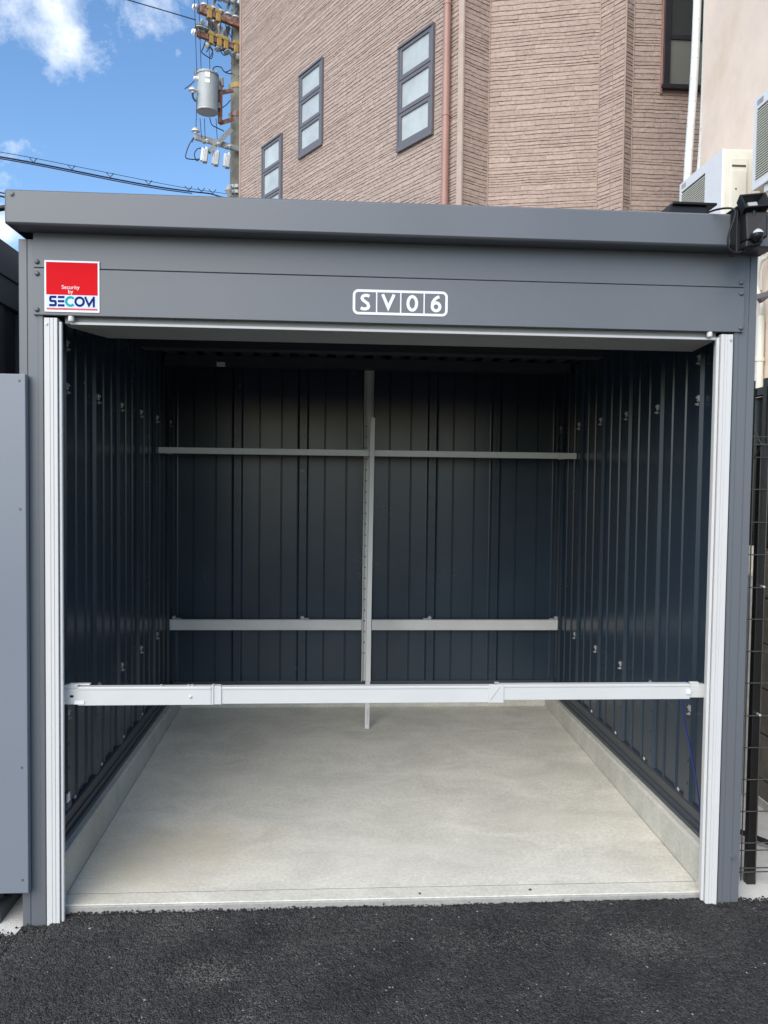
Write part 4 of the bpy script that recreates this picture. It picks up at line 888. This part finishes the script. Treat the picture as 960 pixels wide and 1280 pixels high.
for dz, s in ((.62, .05), (.50, .036)):
    mb = MB(); mb.obox(tcn+tf*.198-ts*.0+Z*(tz0+dz), ts*.045, tf*.004, Z*s); mb.build('rating_plate', 'porc', tr)
for dx in (-.17, .13): 
    mb = MB(); mb.tube([tcn+ts*dx*1.1+Z*(tz1-.1), tcn+ts*dx*1.2+Z*(tz1+.02), tcn+ts*dx*1.2+Z*(tz1+.09)], [.05,.045,.02], 10); mb.build('bushing', 'porc' if dx > 0 else 'boltp', tr, smooth=True)
tp = Vector((PX, PY, 0))-tcn; tp.normalize()
mb = MB(); q = P(242.5, 97, -.25); mb.tube([q, (q+tcn+Z*q.z)/2 if False else q+(tcn+Z*q.z-q)*.5], [.03,.05], 10); mb.build('bushing', 'porc', tr, smooth=True)
q = P(241, 113, -.25); insul(q-Z*.05, Z, 1.0); wire([q-Z*.02, q-Z*.12, q+Vector((.05,0,-.2))], .02)
q = P(244.5, 163, -.2); insul(q-Z*.06, Z, 1.0)
for py in (110, 133):                # tank brackets and pole bands
    q = P(268, py, -.22); mb = MB(); mb.bar(q, P(274, py, -.22), .12, .10); mb.build('tank_bracket', 'galv', tr)
mb = MB(); mb.bar(P(275.5, 102, -.22), P(275, 154, -.22), .09, .055, ua); mb.build('hanger_bar', 'rust', UPOLE)
mb = MB(); mb.tube([P(276, 98, -.22), P(277, 108, -.22)], [.06, .05], 10); mb.build('arrester', 'transf', UPOLE)
for py, mt in ((112, 'gold'), (148, 'rust')):
    z = zpx(py)+.05; mb = MB(); mb.cyl((PX, PY, z-.05), (PX, PY, z+.05), .155, 26); mb.build('pole_band', mt, UPOLE)
    mb = MB(); mb.bar(P(275, py+(4 if py < 130 else 6), -.2), P(291, py+1, -.2), .06, .07); mb.build('band_arm', 'rust', UPOLE)
    mb = MB(); mb.bar(P(286, py-6, -.2), P(290, py+4, -.2), .03, .03); mb.build('brace', 'galv', UPOLE)
for z in (zpx(85), zpx(97), zpx(20)):
    mb = MB(); mb.cyl((PX-.05, PY-.13, z), (PX-.12, PY-.22, z), .009, 8); mb.cyl((PX+.02, PY-.15, z-.02), (PX+.1, PY-.26, z-.02), .009, 8); mb.build('step_bolt', 'galv', UPOLE)
# diagonal brace and hanging fuse boxes
mb = MB(); mb.bar(P(289, 162, -.2), P(261, 190, -.3), .055, .09, ua); mb.build('brace', 'galv', UPOLE)
for (x, y) in ((257, 195), (271, 199), (285, 202)):
    q = P(x, y, -.28); tl = Vector((.12, 0, 1)).normalized()
    mb = MB(); mb.obox(q, ts*.045, tf*.06, tl*.13); fb_ = mb.build('fuse_box', 'galv', UPOLE, bevel=.015)
    mb = MB(); mb.tube([q+tl*.13, q+tl*.17], [.03,.02], 8); mb.obox(q-ts*.07+Z*.02, ts*.02, tf*.04, tl*.12); mb.build('fuse_cap', 'porc', fb_)
    insul(P(x+2, y-17, -.28), Z, .6); insul(P(x-2, y-24, -.28)-Z*.08, -Z, .5, 'transf')
for py in (236, 243):
    z = zpx(py); mb = MB(); mb.cyl((PX, PY, z-.035), (PX, PY, z+.035), .165, 26); mb.build('pole_band', 'galv', UPOLE)
    for k in range(7):
        a = R_(180+30*k); mb = MB(); c = Vector((PX+.17*math.cos(a), PY+.17*math.sin(a), z)); mb.obox(c, X*.03, Y*.03, Z*.03); mb.build('band_lug', 'galv', UPOLE)
mb = MB(); mb.tube([P(288,232,-.2), P(285,238,-.2), P(288,246,-.2)], [.04,.07,.04], 10); mb.build('clamp', 'galv', UPOLE)
# rising service wires
for (xa, xb, yb) in ((242.0, 246, 92), (247.5, 251.5, 90), (258.5, 262.5, 92)):
    wire([P(xa, -30, -.25), P((xa+xb)/2, (yb-30)/2, -.25), P(xb, yb, -.25)], .007, nm='service_wire')
for (xa, ya, xb, yb) in ((246, 122, 245, 160), (250, 148, 252, 172), (255.5, 148, 256.5, 175), (270, 148, 271.5, 174), (243, 172, 240, 178)):
    wire([P(xa, ya, -.25), P((xa+xb)/2, (ya+yb)/2, -.25), P(xb, yb, -.25)], .007, nm='service_wire')
# overhead cables
def cable(name, pts, r, label, mt='wire'):
    mb = MB(); mb.tube(smooth_pts(pts, 6), r, 6); return tag(mb.build(name, mt, smooth=True), label, 'cable')
def PD(px, py, yy):
    d = fw + r2*((px-480)/FPX) - u2*((py-640)/FPX); k = (yy-CAM.y)/d.y; return CAM+d*k
cable('overhead_cable', [PD(-60, -52, 12.8), PD(60, -28, 13.2), PD(160, 0, 13.5), PD(245, 25, 13.8)], .010, 'single thin overhead cable reaching the upper crossarm at the top of the photo')
bun = [(-160,172,10.4),(-80,183,10.8),(0,196,11.2),(50,205,11.6),(100,215,12),(150,225,12.5),(200,234,13),(240,239.5,13.5),(262,242,13.7),(276,246,13.8),(289,248,13.9)]
CBN = empty('cable_bundle', tuple(PD(150,225,12.5)), 'thick black lashed cable bundle with spacer loops sagging across the lower sky', 'cable')
mb = MB(); mb.tube(smooth_pts([PD(*b) for b in bun], 5), .0135, 8); mb.build('main_cable', 'wire', CBN, smooth=True)
mb = MB(); mb.tube(smooth_pts([PD(b[0], b[1]+2.2, b[2]) for b in bun[:-3]], 5), .010, 8); mb.build('second_cable', 'wirepurple', CBN, smooth=True)
mb = MB(); mb.tube(smooth_pts([PD(-160,166,10.4), PD(0,190,11.2), PD(100,209,12), PD(200,229,13), PD(240,236,13.5), PD(289,243,13.9)], 5), .005, 6); mb.build('support_wire', 'wire', CBN, smooth=True)
for x, yb in ((-40,190),(42,204),(90,213),(138,222.5),(186,231.5),(236,239),(252,241),(266,243)):
    yy = 10.8+3*(x+40)/310; mb = MB(); mb.tube([PD(x-5, yb-6.5, yy), PD(x, yb-1, yy), PD(x+4, yb-6, yy)], .008, 6); mb.build('spacer_loop', 'wire', CBN)
cable('neighbour_wire', [PD(-120, 214, 9.5), PD(0, 240.5, 9.5), PD(12, 244, 9.6), PD(60, 256, 9.8)], .010, 'thin wire entering at the left edge just above the garage roof corner')
cable('neighbour_wire', [PD(-120, 220, 9.5), PD(0, 245, 9.5), PD(12, 248.5, 9.6), PD(60, 260, 9.8)], .014, 'thicker wire just below it at the left edge beside the garage roof corner')
